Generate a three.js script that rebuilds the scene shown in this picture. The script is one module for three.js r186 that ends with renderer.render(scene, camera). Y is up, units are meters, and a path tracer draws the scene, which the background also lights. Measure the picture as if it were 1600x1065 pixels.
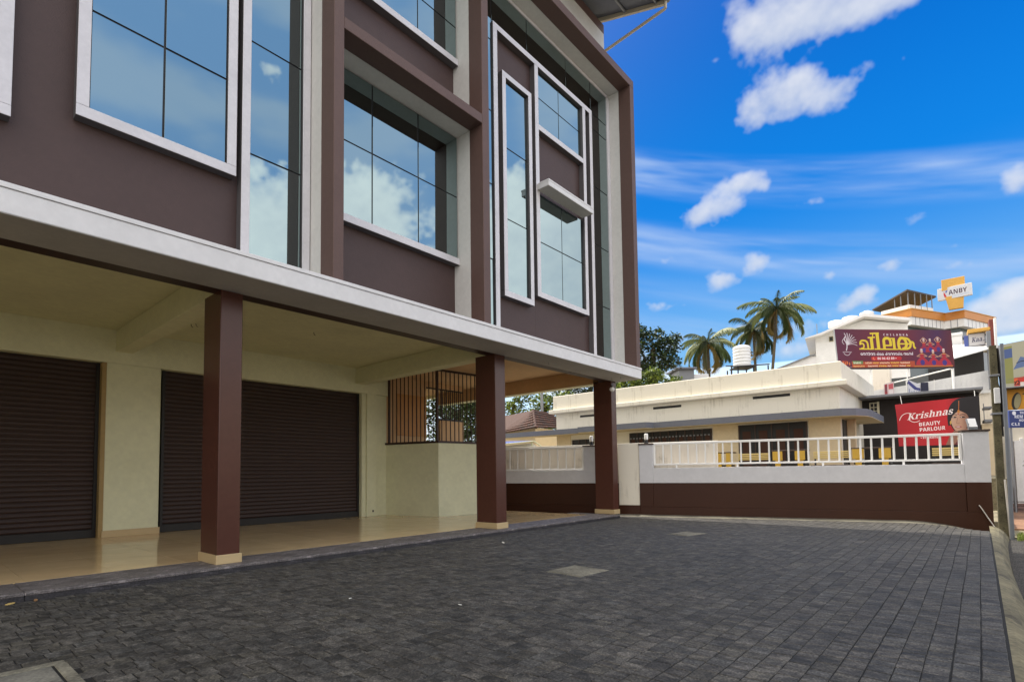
import * as THREE from 'three';
import { mergeGeometries } from 'three/addons/utils/BufferGeometryUtils.js';

// ---------------------------------------------------------------- camera, sky, sun, exposure
const scene = new THREE.Scene();
const W = 1024, H = 681;
const renderer = new THREE.WebGLRenderer({ antialias: true });
renderer.setSize(W, H);
renderer.toneMapping = THREE.LinearToneMapping;
renderer.toneMappingExposure = 1.3;   // exposed for the shaded yard
renderer.shadowMap.enabled = true;

const camera = new THREE.PerspectiveCamera(64.427, W / H, 0.1, 600);
{
  const a = THREE.MathUtils.degToRad(47.9264), b = THREE.MathUtils.degToRad(3.0619), c = THREE.MathUtils.degToRad(-0.6407);
  const f = new THREE.Vector3(Math.sin(a) * Math.cos(b), Math.sin(b), -Math.cos(a) * Math.cos(b));
  const r = new THREE.Vector3(Math.cos(a), 0, Math.sin(a)), u = new THREE.Vector3().crossVectors(r, f);
  const r2 = r.clone().multiplyScalar(Math.cos(c)).addScaledVector(u, Math.sin(c));
  const u2 = u.clone().multiplyScalar(Math.cos(c)).addScaledVector(r, -Math.sin(c));
  camera.quaternion.setFromRotationMatrix(new THREE.Matrix4().makeBasis(r2, u2, f.clone().negate()));
  camera.position.set(0, 1.2, 6.464);
  camera.setViewOffset(1600, 1065, 32.47, -160.96, 1600, 1065);      // shift lens: the photograph keeps its verticals upright
}

// seeded random and noise
function rng(seed) { let s = seed >>> 0; return () => { s = (s + 0x6d2b79f5) | 0; let t = Math.imul(s ^ (s >>> 15), 1 | s); t = (t + Math.imul(t ^ (t >>> 7), 61 | t)) ^ t; return ((t ^ (t >>> 14)) >>> 0) / 4294967296; }; }
const R0 = rng(11);
const PERM = new Uint16Array(512); { const p = [...Array(256).keys()]; for (let i = 255; i > 0; i--) { const j = Math.floor(R0() * (i + 1)); [p[i], p[j]] = [p[j], p[i]]; } for (let i = 0; i < 512; i++) PERM[i] = p[i & 255]; }
const RV = new Float32Array(256); for (let i = 0; i < 256; i++) RV[i] = R0();
const sm = (t) => t * t * (3 - 2 * t), lerp = (a, b, t) => a + (b - a) * t, clamp = (x, a = 0, b = 1) => Math.min(b, Math.max(a, x));
const step = (x, a, b) => sm(clamp((x - a) / (b - a)));
function n3(x, y, z) {
  const X = Math.floor(x), Y = Math.floor(y), Z = Math.floor(z), u = sm(x - X), v = sm(y - Y), w = sm(z - Z);
  const h = (i, j, k) => RV[PERM[(PERM[(PERM[(X + i) & 255] + Y + j) & 255] + Z + k) & 255] & 255];
  return lerp(lerp(lerp(h(0, 0, 0), h(1, 0, 0), u), lerp(h(0, 1, 0), h(1, 1, 0), u), v), lerp(lerp(h(0, 0, 1), h(1, 0, 1), u), lerp(h(0, 1, 1), h(1, 1, 1), u), v), w);
}
function fbm3(x, y, z, o = 5) { let s = 0, a = 0.5, t = 0; for (let i = 0; i < o; i++) { s += a * n3(x, y, z); t += a; a *= 0.5; x = x * 2.03 + 7.1; y = y * 2.03 + 3.3; z = z * 2.03 + 5.7; } return s / t; }
function n2t(x, y, p) { // tileable 2D value noise, period p
  const X = Math.floor(x), Y = Math.floor(y), u = sm(x - X), v = sm(y - Y), m = (i) => ((i % p) + p) % p;
  const h = (i, j) => RV[PERM[(PERM[m(X + i) & 255] + m(Y + j)) & 255] & 255];
  return lerp(lerp(h(0, 0), h(1, 0), u), lerp(h(0, 1), h(1, 1), u), v);
}
function fbm2t(x, y, p, o) { let s = 0, a = 0.5, t = 0; for (let i = 0; i < o; i++) { s += a * n2t(x, y, p); t += a; a *= 0.55; x = x * 2 + 13; y = y * 2 + 29; p *= 2; } return s / t; }

// the sky: blue air with cumulus; azimuth from -z towards +x, elevation, two radii, weight
const CLOUDS = [[74.5,37.3,1.6,1.2,1],[76.4,36.5,2.2,1.3,1.1],[79.1,36.4,2.8,1.7,1.2],[82.2,36.1,2.5,1.4,1.2],[85,35.8,2.4,1,1.1],[87.2,35.3,1.7,.6,.9],[76,35.2,2,.5,.2],[80,39,5,2,1.1],
  [74.6,31.7,1.5,1.2,.9],[76.5,32.1,1.8,1.6,1],[78.9,32.7,1.4,.9,1],[78.9,31.5,2.2,1.2,1],[81.4,30.8,1.8,1.2,.9],[82.9,31.2,1,.7,.5],[82.3,32.9,1.1,.35,.3],[84.2,31.9,.8,.4,.5],[75.6,30.5,2.1,.6,.5],
  [71.6,35.8,.6,.2,.4],[86.7,31.6,.3,.2,.4],[69.2,24,1.4,1,.95],[71,24.5,1.8,1.3,1.05],[72.8,24.6,1.2,.8,.8],[73.1,26,1.3,.7,.8],[74.5,26.1,1.4,.7,.9],[75.6,25.5,.8,.5,.6],
  [78.7,23.4,.9,.4,.4],[79.8,23.3,1.2,.4,.35],[93.1,21.1,.9,1,.95],[71.1,17.9,.9,.8,.6],[72.5,18,1.4,.6,.5],[74.3,19,1.3,1.1,.7],[75.1,19.4,1,.6,.6],[71.7,18.4,1.1,.7,.5],
  [80.7,17,1.2,.5,.75],[82.6,14.6,1.5,.9,.8],[83.1,15,.9,.6,.6],[81.6,14.1,1.3,.5,.5],[84.9,16.8,1.1,.6,.55],[85.2,17.2,.4,.4,.45],[92,12.6,1.4,1.2,.95],[93,13.1,1.4,1,.9],[90.5,12.1,1,.7,.6],
  [91,10.9,1.8,1.1,.7],[92.9,11,1.4,1.4,.8],[65.3,16.4,1.6,.6,.6],[67.4,16.2,1.1,.4,.35],[89.6,17.5,.7,.3,.3],[91.7,17.7,1,.3,.3],
  [64.2,11.7,3.7,1.9,.6],[68.4,9.2,4.1,1.6,.6],[77.5,11.1,2.5,1,.35],[55.6,8.5,4,1.7,.7],
  // the bank over the street that the window panes mirror
  [152,23,6,4.2,1.3],[146,25.5,3.6,3.4,1.3],[158,19,4,4,1.2],[165,15,6,4,1.1],[173,14,7,4,1],[152,15,14,7,1.4],[129,25,3.4,4.2,1.3],[123,24,6,5,1.3],[116,22,6,4,1.1],[126,14,12,7,1.4],[154.5,35.6,1.6,1,.8],[140,14,7,4.5,1.2],
  [66.5,20.5,1.1,.5,.35],[77.5,15.2,1.2,.5,.5],[79,13,2.2,.8,.55],[73,13.5,1.6,.6,.45],[87.5,13.8,1,.5,.5],[86.5,20.2,1.4,.5,.35],[89.5,16,1.3,.5,.35],[84,12.2,1.6,.6,.5],[108,17,6,4,.9],[101,15,4,3,.7]];
const SUN = new THREE.Vector3(0.02, 0.85, -0.526).normalize();
function skyColor(x, y, z, out) {
  const el = Math.asin(clamp(y, -1, 1)) * 57.29578, az = Math.atan2(x, -z) * 57.29578, e = Math.max(el, 0);
  // clear air
  const t1 = step(e, 4, 26), t2 = step(e, 18, 46);
  let r = lerp(lerp(0.22, 0.006, t1), 0.0, t2), g = lerp(lerp(0.48, 0.20, t1), 0.098, t2), b = lerp(lerp(0.75, 0.65, t1), 0.46, t2);
  const away = (c) => Math.abs(((az - c) % 360 + 540) % 360 - 180);   // degrees of azimuth from c
  const over = step(away(152), 56, 30);                                // paler air over the street, as the panes show it
  const thin = 0.5 * step(fbm3(az * 0.09, el * 0.22, 5, 5), 0.38, 0.72);
  r = lerp(r, lerp(0.38 + 0.25 * (1 - t1), 0.95, thin), over * 0.9); g = lerp(g, lerp(0.62 + 0.25 * (1 - t1), 1.0, thin), over * 0.9); b = lerp(b, lerp(1.02, 1.08, thin), over * 0.9);
  const inView = (1 - step(away(80), 27, 52)) * (1 - step(e, 44, 62)), mirrored = over * (1 - step(e, 42, 58)) * step(e, 8, 15);  // low street-side sky keeps the brighter unseen clouds, to light the porch
  const unseenVeil = (1 - inView) * (1 - mirrored) * 0.82;                   // unseen rest of the sky, brightened and warmed to light yard and porch
  r = lerp(r, 1.75, unseenVeil); g = lerp(g, 1.62, unseenVeil); b = lerp(b, 1.45, unseenVeil);
  const hz = 1 - step(e, 0, 9); r = lerp(r, 0.58, hz * 0.75); g = lerp(g, 0.65, hz * 0.75); b = lerp(b, 0.74, hz * 0.75);
  const cs = x * SUN.x + y * SUN.y + z * SUN.z, glow = Math.pow(Math.max(cs, 0), 10) * 0.7; r += glow; g += glow * 0.97; b += glow * 0.9;
  // wisps
  const eb = el + (az - 64) * 0.24, ws = fbm3(az * 0.05 + 3, eb * 0.55, 2.5, 5), wi = fbm3(az * 0.2, eb * 1.8 + 4, 8, 5);
  let wisp = step(ws, 0.30, 0.62) * (0.25 + 1.0 * wi) * step(e, 7, 12) * (step(eb, 26.2, 28) * (1 - step(eb, 29.5, 31)) + 0.75 * step(eb, 20, 21.5) * (1 - step(eb, 23, 25)) + 0.35 * step(eb, 12, 15) * (1 - step(eb, 18, 20))) * 0.85;
  r = lerp(r, 0.38, wisp); g = lerp(g, 0.50, wisp); b = lerp(b, 0.72, wisp);
  // cumulus
  const n = fbm3(x * 9 + 20, y * 11 + 5, z * 9 + 9, 6), wp = fbm3(x * 22, y * 26, z * 22, 3) * 1.2, nf = 0.62 * fbm3(x * 26 + wp, y * 34 + wp, z * 26, 6) + 0.38 * fbm3(x * 90, y * 110 + wp, z * 90, 5);
  let d = 0, top = 0;
  for (let i = 0; i < CLOUDS.length; i++) {
    const c = CLOUDS[i]; let da = az - c[0]; if (da > 180) da -= 360; if (da < -180) da += 360;
    const qx = da / c[2], qy = (el - c[1]) / c[3], q = qx * qx + qy * qy;
    if (q < 9) { const w = c[4] * Math.exp(-q * lerp(0.8, 1.15, inView)); d += w; top += w * qy; }
  }
  const wide = (step(n, 0.43, 0.60) * 0.95 + 0.1) * (1 - inView) * (0.35 + 0.65 * step(e, 0, 10)) * (1 - mirrored);
  let dens = d + wide + (nf - 0.5) * 2.1 * Math.min(1, .25 + d * 1.5 + wide) + (n - 0.5) * 0.4;
  const a = (1 - Math.exp(-Math.max(dens - lerp(0.24, 0.16, inView), 0) * lerp(4.5, 1.9, inView))) * step(el, -1, 2);
  const lift = clamp(0.62 + 0.25 * (d > 0.01 ? top / d : 0.4) + (nf - 0.5) * 0.9, 0.25, 1), br = lerp(lerp(1.9, 1.6, mirrored), 0.72, inView);  // clouds out of view are brighter than those in view, lighting the porch
  const wm = 1 - inView; r = lerp(r, br * lerp(0.52 + .1 * wm, 0.92 + .08 * wm, lift), a * 0.94); g = lerp(g, br * lerp(0.62, 0.94 + .02 * wm, lift), a * 0.94); b = lerp(b, br * lerp(0.80 - .12 * wm, 1.0 - .08 * wm, lift), a * 0.94);
  if (el < 0) { const k = step(-el, 0, 6); r = lerp(r, 0.25, k); g = lerp(g, 0.26, k); b = lerp(b, 0.27, k); }
  out[0] = r; out[1] = g; out[2] = b;
}
{ // full detail where the camera and the panes look, a quarter of it elsewhere
  const w = 4096, h = 2048, data = new Float32Array(w * h * 4), o = [0, 0, 0];
  const sky = (i, j) => { const up = ((j + 0.5) / h - 0.5) * Math.PI, a = ((i + 0.5) / w - 0.5) * 2 * Math.PI, c = Math.cos(up); skyColor(Math.cos(a) * c, Math.sin(up), Math.sin(a) * c, o); };
  for (let j = 0; j < h; j += 4) for (let i = 0; i < w; i += 4) {
    const el = ((j + 2) / h - 0.5) * 180, az = ((((i + 2) / w - 0.5) * 360 + 90) % 360 + 360) % 360;
    const fine = el > 0 && ((az > 45 && az < 102 && el < 46) || (az > 112 && az < 176 && el > 8 && el < 46));
    if (!fine) { if (el < -9) { o[0] = .25; o[1] = .26; o[2] = .27; } else sky(i + 1.5, j + 1.5); }
    for (let b = 0; b < 4; b++) for (let a = 0; a < 4; a++) { if (fine) sky(i + a, j + b); const k = ((j + b) * w + i + a) * 4; data[k] = o[0]; data[k + 1] = o[1]; data[k + 2] = o[2]; data[k + 3] = 1; }
  }
  const t = new THREE.DataTexture(data, w, h, THREE.RGBAFormat, THREE.FloatType);
  t.mapping = THREE.EquirectangularReflectionMapping; t.magFilter = t.minFilter = THREE.LinearFilter; t.needsUpdate = true;
  scene.background = t; scene.environment = t;
}
const sun = new THREE.DirectionalLight(new THREE.Color(1, 0.94, 0.84), 4.3);
sun.position.copy(SUN).multiplyScalar(80).add(new THREE.Vector3(12, 0, 0)); sun.target.position.set(12, 0, 0);
sun.castShadow = true; sun.shadow.mapSize.set(4096, 4096); sun.shadow.radius = 1;
Object.assign(sun.shadow.camera, { left: -60, right: 60, top: 60, bottom: -60, near: 1, far: 250 });
scene.add(sun, sun.target);

// ---------------------------------------------------------------- textures and materials
function dataTex(size, fn, srgb) {
  const d = new Uint8Array(size * size * 4);
  for (let j = 0; j < size; j++) for (let i = 0; i < size; i++) { const c = fn(i / size, j / size), k = (j * size + i) * 4; d[k] = clamp(c[0]) * 255; d[k + 1] = clamp(c[1]) * 255; d[k + 2] = clamp(c[2]) * 255; d[k + 3] = 255; }
  const t = new THREE.DataTexture(d, size, size); t.wrapS = t.wrapT = THREE.RepeatWrapping; t.magFilter = THREE.LinearFilter; t.minFilter = THREE.LinearMipmapLinearFilter; t.generateMipmaps = true;
  if (srgb) t.colorSpace = THREE.SRGBColorSpace; t.needsUpdate = true; return t;
}
function rep(t, metres) { const c = t.clone(); c.repeat.set(1 / metres, 1 / metres); c.needsUpdate = true; return c; }
const grey = (v) => [v, v, v];
const T_plaster = dataTex(512, (u, v) => { const a = fbm2t(u * 4, v * 4, 4, 5), b = fbm2t(u * 40, v * 40, 40, 3); return grey(0.94 + (a - 0.5) * 0.07 + (b - 0.5) * 0.05); }, true);
const T_grain = dataTex(512, (u, v) => { const b = fbm2t(u * 90, v * 90, 90, 3), a = fbm2t(u * 12, v * 12, 12, 3); return grey(0.5 + (b - 0.5) * 0.9 + (a - 0.5) * 0.3); });
const T_rough = dataTex(256, (u, v) => grey(0.62 + (fbm2t(u * 6, v * 6, 6, 5) - 0.5) * 0.6));
const T_weather = dataTex(1024, (u, v) => { // rain-washed lime paint: grey runs and mould specks
  const runs = fbm2t(u * 60, v * 3, 60, 4), bl = fbm2t(u * 6 + 3, v * 6, 6, 5), sp = fbm2t(u * 64, v * 64, 64, 3);
  const m = step(runs * 0.6 + bl * 0.6, 0.62, 0.90) * 0.10 + step(sp * 0.5 + bl * 0.55, 0.64, 0.76) * 0.05;
  return [0.95 - m * 0.95, 0.95 - m, 0.95 - m * 1.1]; }, true);
const T_stone = dataTex(512, (u, v) => { const a = fbm2t(u * 5, v * 5, 5, 5), b = fbm2t(u * 70, v * 70, 70, 3), c = fbm2t(u * 18, v * 6 + 2, 6, 3); const g = 0.62 + (a - 0.5) * 0.6 + (b - 0.5) * 0.75 + (c - 0.5) * 0.5; return [g, g * 0.992, g * 0.975]; }, true);
const T_granite = dataTex(512, (u, v) => { const b = fbm2t(u * 120, v * 120, 120, 2), a = fbm2t(u * 7, v * 7, 7, 5), w = step(fbm2t(u * 9 + 5, v * 22, 9, 4), 0.55, 0.75); const g = 0.58 + (b - 0.5) * 0.45 + (a - 0.5) * 0.3 + w * 0.28; return [g, g * 0.97, g * 0.98]; }, true);
const T_conc = dataTex(1024, (u, v) => { const a = fbm2t(u * 4, v * 4, 4, 6), b = fbm2t(u * 90, v * 90, 90, 2), c = step(fbm2t(u * 9 + 4, v * 9, 9, 5), 0.56, 0.72); const g = 0.72 + (a - 0.5) * 0.5 + (b - 0.5) * 0.25 - c * 0.18; return [g, g * 0.97, g * 0.86]; }, true);
const T_marble = dataTex(512, (u, v) => { const w = fbm2t(u * 3, v * 3, 3, 4), a = fbm2t(u * 4 + w, v * 4 + w, 4, 5); const g = 0.93 + (a - 0.5) * 0.09; return [g, g * 0.955, g * 0.86]; }, true);
const T_gravel = dataTex(512, (u, v) => { const a = fbm2t(u * 60, v * 60, 60, 3), b = fbm2t(u * 6, v * 6, 6, 4); const g = 0.5 + (a - 0.5) * 0.9 + (b - 0.5) * 0.2; return [g, g * 0.98, g * 0.95]; }, true);

const C = (r, g, b) => new THREE.Color().setRGB(r, g, b);
function mat(r, g, b, o = {}) { const { m, k = 2, bump, bm = 0.002, bk = 0.8, ...rest } = o; const p = new THREE.MeshPhysicalMaterial({ color: C(r, g, b), roughness: 0.8, ...rest }); if (m) p.map = rep(m, k); if (bump) { p.bumpMap = rep(bump, bk); p.bumpScale = bm; } return p; }
const M = {
  brown: mat(.072, .040, .036, { m: T_plaster, k: 2.3, bump: T_grain, bm: .0025, bk: .9, roughness: .62 }),
  litBrown: mat(.128, .072, .059, { m: T_plaster, k: 1.7, bump: T_grain, bm: .004, bk: .7, roughness: .6 }),  // panel paint again, lightened for the extra sky light on the frame
  colBrown: mat(.098, .038, .027, { specularIntensity: .7, m: T_plaster, k: 1.9, bump: T_grain, bm: .0006, bk: 1.3, roughness: .26 }),
  wallBrown: mat(.056, .020, .010, { specularIntensity: .5, m: T_plaster, k: 2.7, bump: T_grain, bm: .001, bk: 1.1, roughness: .38 }),
  white: mat(.80, .79, .79, { m: T_plaster, k: 3.1, bump: T_grain, bm: .0008, roughness: .6 }),
  lining: mat(.74, .73, .70, { m: T_plaster, k: 2.2, bump: T_grain, bm: .0008, roughness: .65 }),
  aluSide: mat(.10, .095, .10, { roughness: .45 }),
  shadedBeam: mat(.045, .016, .013, { m: T_plaster, k: 1.9, roughness: .5 }),  // column brown darkened, with the shade under the slab edge in its colour
  alu: mat(.74, .72, .75, { m: T_plaster, k: 1.3, roughness: .38 }),
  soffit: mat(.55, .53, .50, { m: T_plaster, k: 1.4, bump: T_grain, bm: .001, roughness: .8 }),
  cream: mat(.81, .805, .555, { m: T_plaster, k: 2.9, bump: T_grain, bm: .0012, roughness: .72 }),
  ceiling: mat(.785, .77, .50, { m: T_plaster, k: 2.6, bump: T_grain, bm: .001, roughness: .85 }),
  peach: mat(.72, .47, .25, { m: T_plaster, k: 2.2, bump: T_grain, bm: .001, roughness: .8 }),
  gasket: mat(.012, .012, .014, { roughness: .6 }),
  shutter: mat(.034, .014, .010, { m: T_plaster, k: 1.1, roughness: .5 }),
  black: mat(.012, .011, .011, { roughness: .55 }),
  iron: mat(.035, .014, .010, { roughness: .5 }),
  plinth: mat(.62, .52, .36, { m: T_marble, k: .9, roughness: .3 }),
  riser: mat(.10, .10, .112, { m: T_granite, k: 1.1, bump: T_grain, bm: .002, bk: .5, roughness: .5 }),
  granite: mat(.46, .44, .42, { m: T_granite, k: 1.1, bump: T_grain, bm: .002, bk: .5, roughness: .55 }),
  bed: mat(.032, .031, .03, { m: T_gravel, k: .5, roughness: .95 }),
  conc: mat(.31, .295, .235, { m: T_conc, k: 2.3, bump: T_grain, bm: .004, bk: .5, roughness: .9 }),
  cover: mat(.34, .34, .335, { m: T_conc, k: 1.3, bump: T_grain, bm: .002, bk: .4, roughness: .85 }),
  road: mat(.24, .23, .22, { m: T_gravel, k: .6, bump: T_gravel, bm: .02, bk: .5, roughness: .95 }),
  earth: mat(.44, .40, .33, { m: T_conc, k: 5.1, bump: T_grain, bm: .01, bk: 1, roughness: .95 }),
  weather: mat(.88, .83, .71, { m: T_weather, k: 3.4, bump: T_grain, bm: .002, roughness: .85 }),
  weatherGrey: mat(.87, .80, .69, { m: T_weather, k: 2.3, bump: T_grain, bm: .002, roughness: .85 }),
  wallWhite: mat(.72, .72, .74, { m: T_plaster, k: 3.3, bump: T_grain, bm: .001, roughness: .6 }),
  railWhite: mat(.86, .85, .82, { roughness: .45 }),
  slate: mat(.155, .165, .205, { m: T_plaster, k: 2.1, bump: T_grain, bm: .002, roughness: .7 }),
  sand: mat(.80, .66, .44, { m: T_plaster, k: 2.8, bump: T_grain, bm: .001, roughness: .8 }),
  darkwood: mat(.05, .028, .02, { roughness: .5 }),
  yellow: mat(.60, .37, .045, { m: T_plaster, k: .9, roughness: .5 }),
  steel: mat(.22, .23, .25, { roughness: .5, m: T_plaster, k: .8 }),
  sheet: mat(.84, .84, .83, { m: T_plaster, k: 1.9, roughness: .5 }),
  lampGlass: mat(.85, .84, .80, { roughness: .25 }),
  orange: mat(.62, .24, .035, { m: T_plaster, k: 3.9, roughness: .5 }),
  gold: mat(.72, .40, .07, { m: T_plaster, k: 3.9, roughness: .5 }),
  rooftile: mat(.068, .028, .018, { m: T_plaster, k: .7, bump: T_grain, bm: .004, roughness: .85 }),
  polyBlue: mat(.06, .09, .30, { roughness: .5 }), pvc: mat(.62, .58, .52, { roughness: .5 }),
  bark: mat(.20, .17, .13, { m: T_conc, k: .7, bump: T_grain, bm: .02, bk: .4, roughness: .95 }),
};
const paneGlass = [0, 1, 2].map((i) => new THREE.MeshPhysicalMaterial({ color: C(.265 + i * .008, .345 + i * .008, .357 + i * .008), metalness: 1, roughness: .015 + i * .006 }));

// ---------------------------------------------------------------- geometry helpers
// a box between two corners with chamfered edges and uv in metres
function bx(x0, x1, y0, y1, z0, z1, c = 0.006) {
  c = Math.min(c, (x1 - x0) * .3, (y1 - y0) * .3, (z1 - z0) * .3);
  const P = [], lo = [x0, y0, z0], hi = [x1, y1, z1];
  const quad = (a, b, d, e) => P.push(a, b, d, a, d, e);
  const pt = (ax, s, o1, o2) => { const p = [0, 0, 0]; const i = ax, j = (ax + 1) % 3, k = (ax + 2) % 3; p[i] = s > 0 ? hi[i] : lo[i]; p[j] = o1 > 0 ? hi[j] - c : lo[j] + c; p[k] = o2 > 0 ? hi[k] - c : lo[k] + c; return p; };
  for (let ax = 0; ax < 3; ax++) for (const s of [-1, 1]) { const q = [pt(ax, s, -1, -1), pt(ax, s, 1, -1), pt(ax, s, 1, 1), pt(ax, s, -1, 1)]; if (s < 0) q.reverse(); quad(...q); }
  if (c > 0) {
    for (let ax = 0; ax < 3; ax++) { const j = (ax + 1) % 3, k = (ax + 2) % 3; // edges along ax
      for (const sj of [-1, 1]) for (const sk of [-1, 1]) {
        const A = (s) => pt(j, sj, sk, s), B = (s) => pt(k, sk, s, sj);
        const q = [A(-1), A(1), B(1), B(-1)]; if (sj * sk > 0) q.reverse(); quad(...q);
      } }
    for (const sx of [-1, 1]) for (const sy of [-1, 1]) for (const sz of [-1, 1]) { const t = [pt(0, sx, sy, sz), pt(1, sy, sz, sx), pt(2, sz, sx, sy)]; if (sx * sy * sz < 0) t.reverse(); P.push(...t); }
  }
  return tris(P);
}
function tris(P) { // flat-shaded triangles, uv by the dominant axis, in metres
  const n = P.length, pos = new Float32Array(n * 3), nor = new Float32Array(n * 3), uv = new Float32Array(n * 2);
  for (let i = 0; i < n; i += 3) {
    const [a, b, d] = [P[i], P[i + 1], P[i + 2]];
    const u = [b[0] - a[0], b[1] - a[1], b[2] - a[2]], v = [d[0] - a[0], d[1] - a[1], d[2] - a[2]];
    let N = [u[1] * v[2] - u[2] * v[1], u[2] * v[0] - u[0] * v[2], u[0] * v[1] - u[1] * v[0]]; const l = Math.hypot(...N) || 1; N = N.map((x) => x / l);
    const A = N.map(Math.abs), ax = A[1] >= A[0] && A[1] >= A[2] ? 1 : A[0] >= A[2] ? 0 : 2;
    for (let k = 0; k < 3; k++) { const p = P[i + k], o = i + k; pos.set(p, o * 3); nor.set(N, o * 3); uv.set(ax === 1 ? [p[0], p[2]] : ax === 0 ? [p[2], p[1]] : [p[0], p[1]], o * 2); }
  }
  const g = new THREE.BufferGeometry(); g.setAttribute('position', new THREE.BufferAttribute(pos, 3)); g.setAttribute('normal', new THREE.BufferAttribute(nor, 3)); g.setAttribute('uv', new THREE.BufferAttribute(uv, 2)); return g;
}
function prism(outline, y0, y1) { // outline [x, z] counter-clockwise from above is not required
  const s = new THREE.Shape(outline.map(([x, z]) => new THREE.Vector2(x, -z))); const g = new THREE.ExtrudeGeometry(s, { depth: y1 - y0, bevelEnabled: false });
  g.rotateX(-Math.PI / 2); g.translate(0, y0, 0); return remap(g);
}
function plate(outline, z0, z1) { const g = new THREE.ExtrudeGeometry(new THREE.Shape(outline.map(([x, y]) => new THREE.Vector2(x, y))), { depth: z1 - z0, bevelEnabled: false }); g.translate(0, 0, z0); return remap(g); }
function remap(g) { const p = g.attributes.position, P = []; for (let i = 0; i < p.count; i++) P.push([p.getX(i), p.getY(i), p.getZ(i)]); return tris(P); }
function quadSlab(a, b, c, d, t) { // slab of thickness t under four corners
  const dn = (p) => [p[0], p[1] - t, p[2]], [A, B, Cc, D] = [a, b, c, d].map(dn), P = []; const q = (w, x, y, z) => P.push(w, x, y, w, y, z);
  q(a, b, c, d); q(D, Cc, B, A); q(A, B, b, a); q(B, Cc, c, b); q(Cc, D, d, c); q(D, A, a, d); return tris(P);
}
function rod(a, b, r, seg = 8, r2 = r) { const A = new THREE.Vector3(...a), B = new THREE.Vector3(...b), d = B.clone().sub(A), g = new THREE.CylinderGeometry(r2, r, d.length(), seg).toNonIndexed(); g.translate(0, d.length() / 2, 0); g.applyQuaternion(new THREE.Quaternion().setFromUnitVectors(new THREE.Vector3(0, 1, 0), d.normalize())); g.translate(...a); const u = g.attributes.uv; for (let i = 0; i < u.count; i++) u.setXY(i, u.getX(i) * r * 6.28, u.getY(i) * A.distanceTo(B)); return g; }
function tube(pts, r, seg = 24, rs = 6) { return new THREE.TubeGeometry(new THREE.CatmullRomCurve3(pts.map((p) => new THREE.Vector3(...p))), seg, r, rs, false).toNonIndexed(); }
const merge = (l) => mergeGeometries(l.map((g) => { const q = g.index ? g.toNonIndexed() : g; for (const k of Object.keys(q.attributes)) if (!['position', 'normal', 'uv'].includes(k)) q.deleteAttribute(k); return q; }));
const turned = (g, y) => { g.rotateY(y); return g; };

const used = {};
function numbered(n) { const k = used[n] = (used[n] ?? -1) + 1; return k ? n + '_' + String(k).padStart(3, '0') : n; }
function part(name, geo, m, parent) { const g = Array.isArray(geo) ? (geo.length > 1 ? merge(geo) : geo[0]) : geo; const o = new THREE.Mesh(g, m); o.name = name; o.castShadow = o.receiveShadow = true; parent.add(o); return o; }
function tag(o, label, category, group) { o.userData.label = label; o.userData.category = category; if (group) o.userData.group = group; return o; }
function thing(name, label, category, pos = [0, 0, 0], turn = 0, group) { const o = new THREE.Group(); o.name = numbered(name); o.position.set(...pos); o.rotation.y = turn; scene.add(o); return tag(o, label, category, group); }
function single(name, label, category, geo, m, group) { const o = part(numbered(name), geo, m, scene); return tag(o, label, category, group); }
function struct(name, geo, m) { const o = part(name, geo, m, scene); o.userData.kind = 'structure'; return o; }
function rebase(g, x, y, z) { g.position.set(x, y, z); for (const c of g.children) { c.position.x -= x; c.position.y -= y; c.position.z -= z; } return g; }
const FACE = THREE.MathUtils.degToRad(-47.93);   // turned towards the street corner where the camera stands

// ================================================================ THE GROUND
const wallX = (z) => 13.702 + (z + 1.074) * 0.2994;                    // foot of the boundary wall
struct('ground', prism([[-60, 7.6], [-60, -160], [230, -160], [230, 160], [-60, 160], [-60, 7.62]], -1.2, -0.30), M.earth);
struct('neighbour_yard', prism([[wallX(-14) + .02, -14], [wallX(6.9) + .02, 6.9], [20.3, 6.9], [20.3, -14]], -0.29, 0.02), M.earth);
struct('road', prism([[-40, 6.74], [15.0, 6.74], [16.1, 7.05], [34, 8.6], [90, 12], [90, 19], [30, 17], [-40, 17]], -0.299, -0.255), M.road);
{ // concrete edge that rolls down from the paving to the road
  const prof = [[6.55, -.004], [6.60, -.012], [6.655, -.045], [6.70, -.10], [6.735, -.19], [6.75, -.30]], P = [], N = 60;
  const f = (i, k) => { const x = lerp(-6, 15.2, i / N); const w = 0.012 * Math.sin(x * 1.1) + (x > 12 ? (x - 12) ** 2 * .012 : 0); return [x, prof[k][1] + (k ? 0.006 * Math.sin(x * 1.3 + k) * (k < 5 ? 1 : 0) : 0), prof[k][0] + (k ? w * k / 5 : 0)]; };
  for (let i = 0; i < N; i++) for (let k = 0; k < prof.length - 1; k++) { const a = f(i, k), b = f(i, k + 1), c = f(i + 1, k + 1), d = f(i + 1, k); P.push(a, b, c, a, c, d); }
  struct('concrete_edge', tris(P), M.conc);
}
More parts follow.
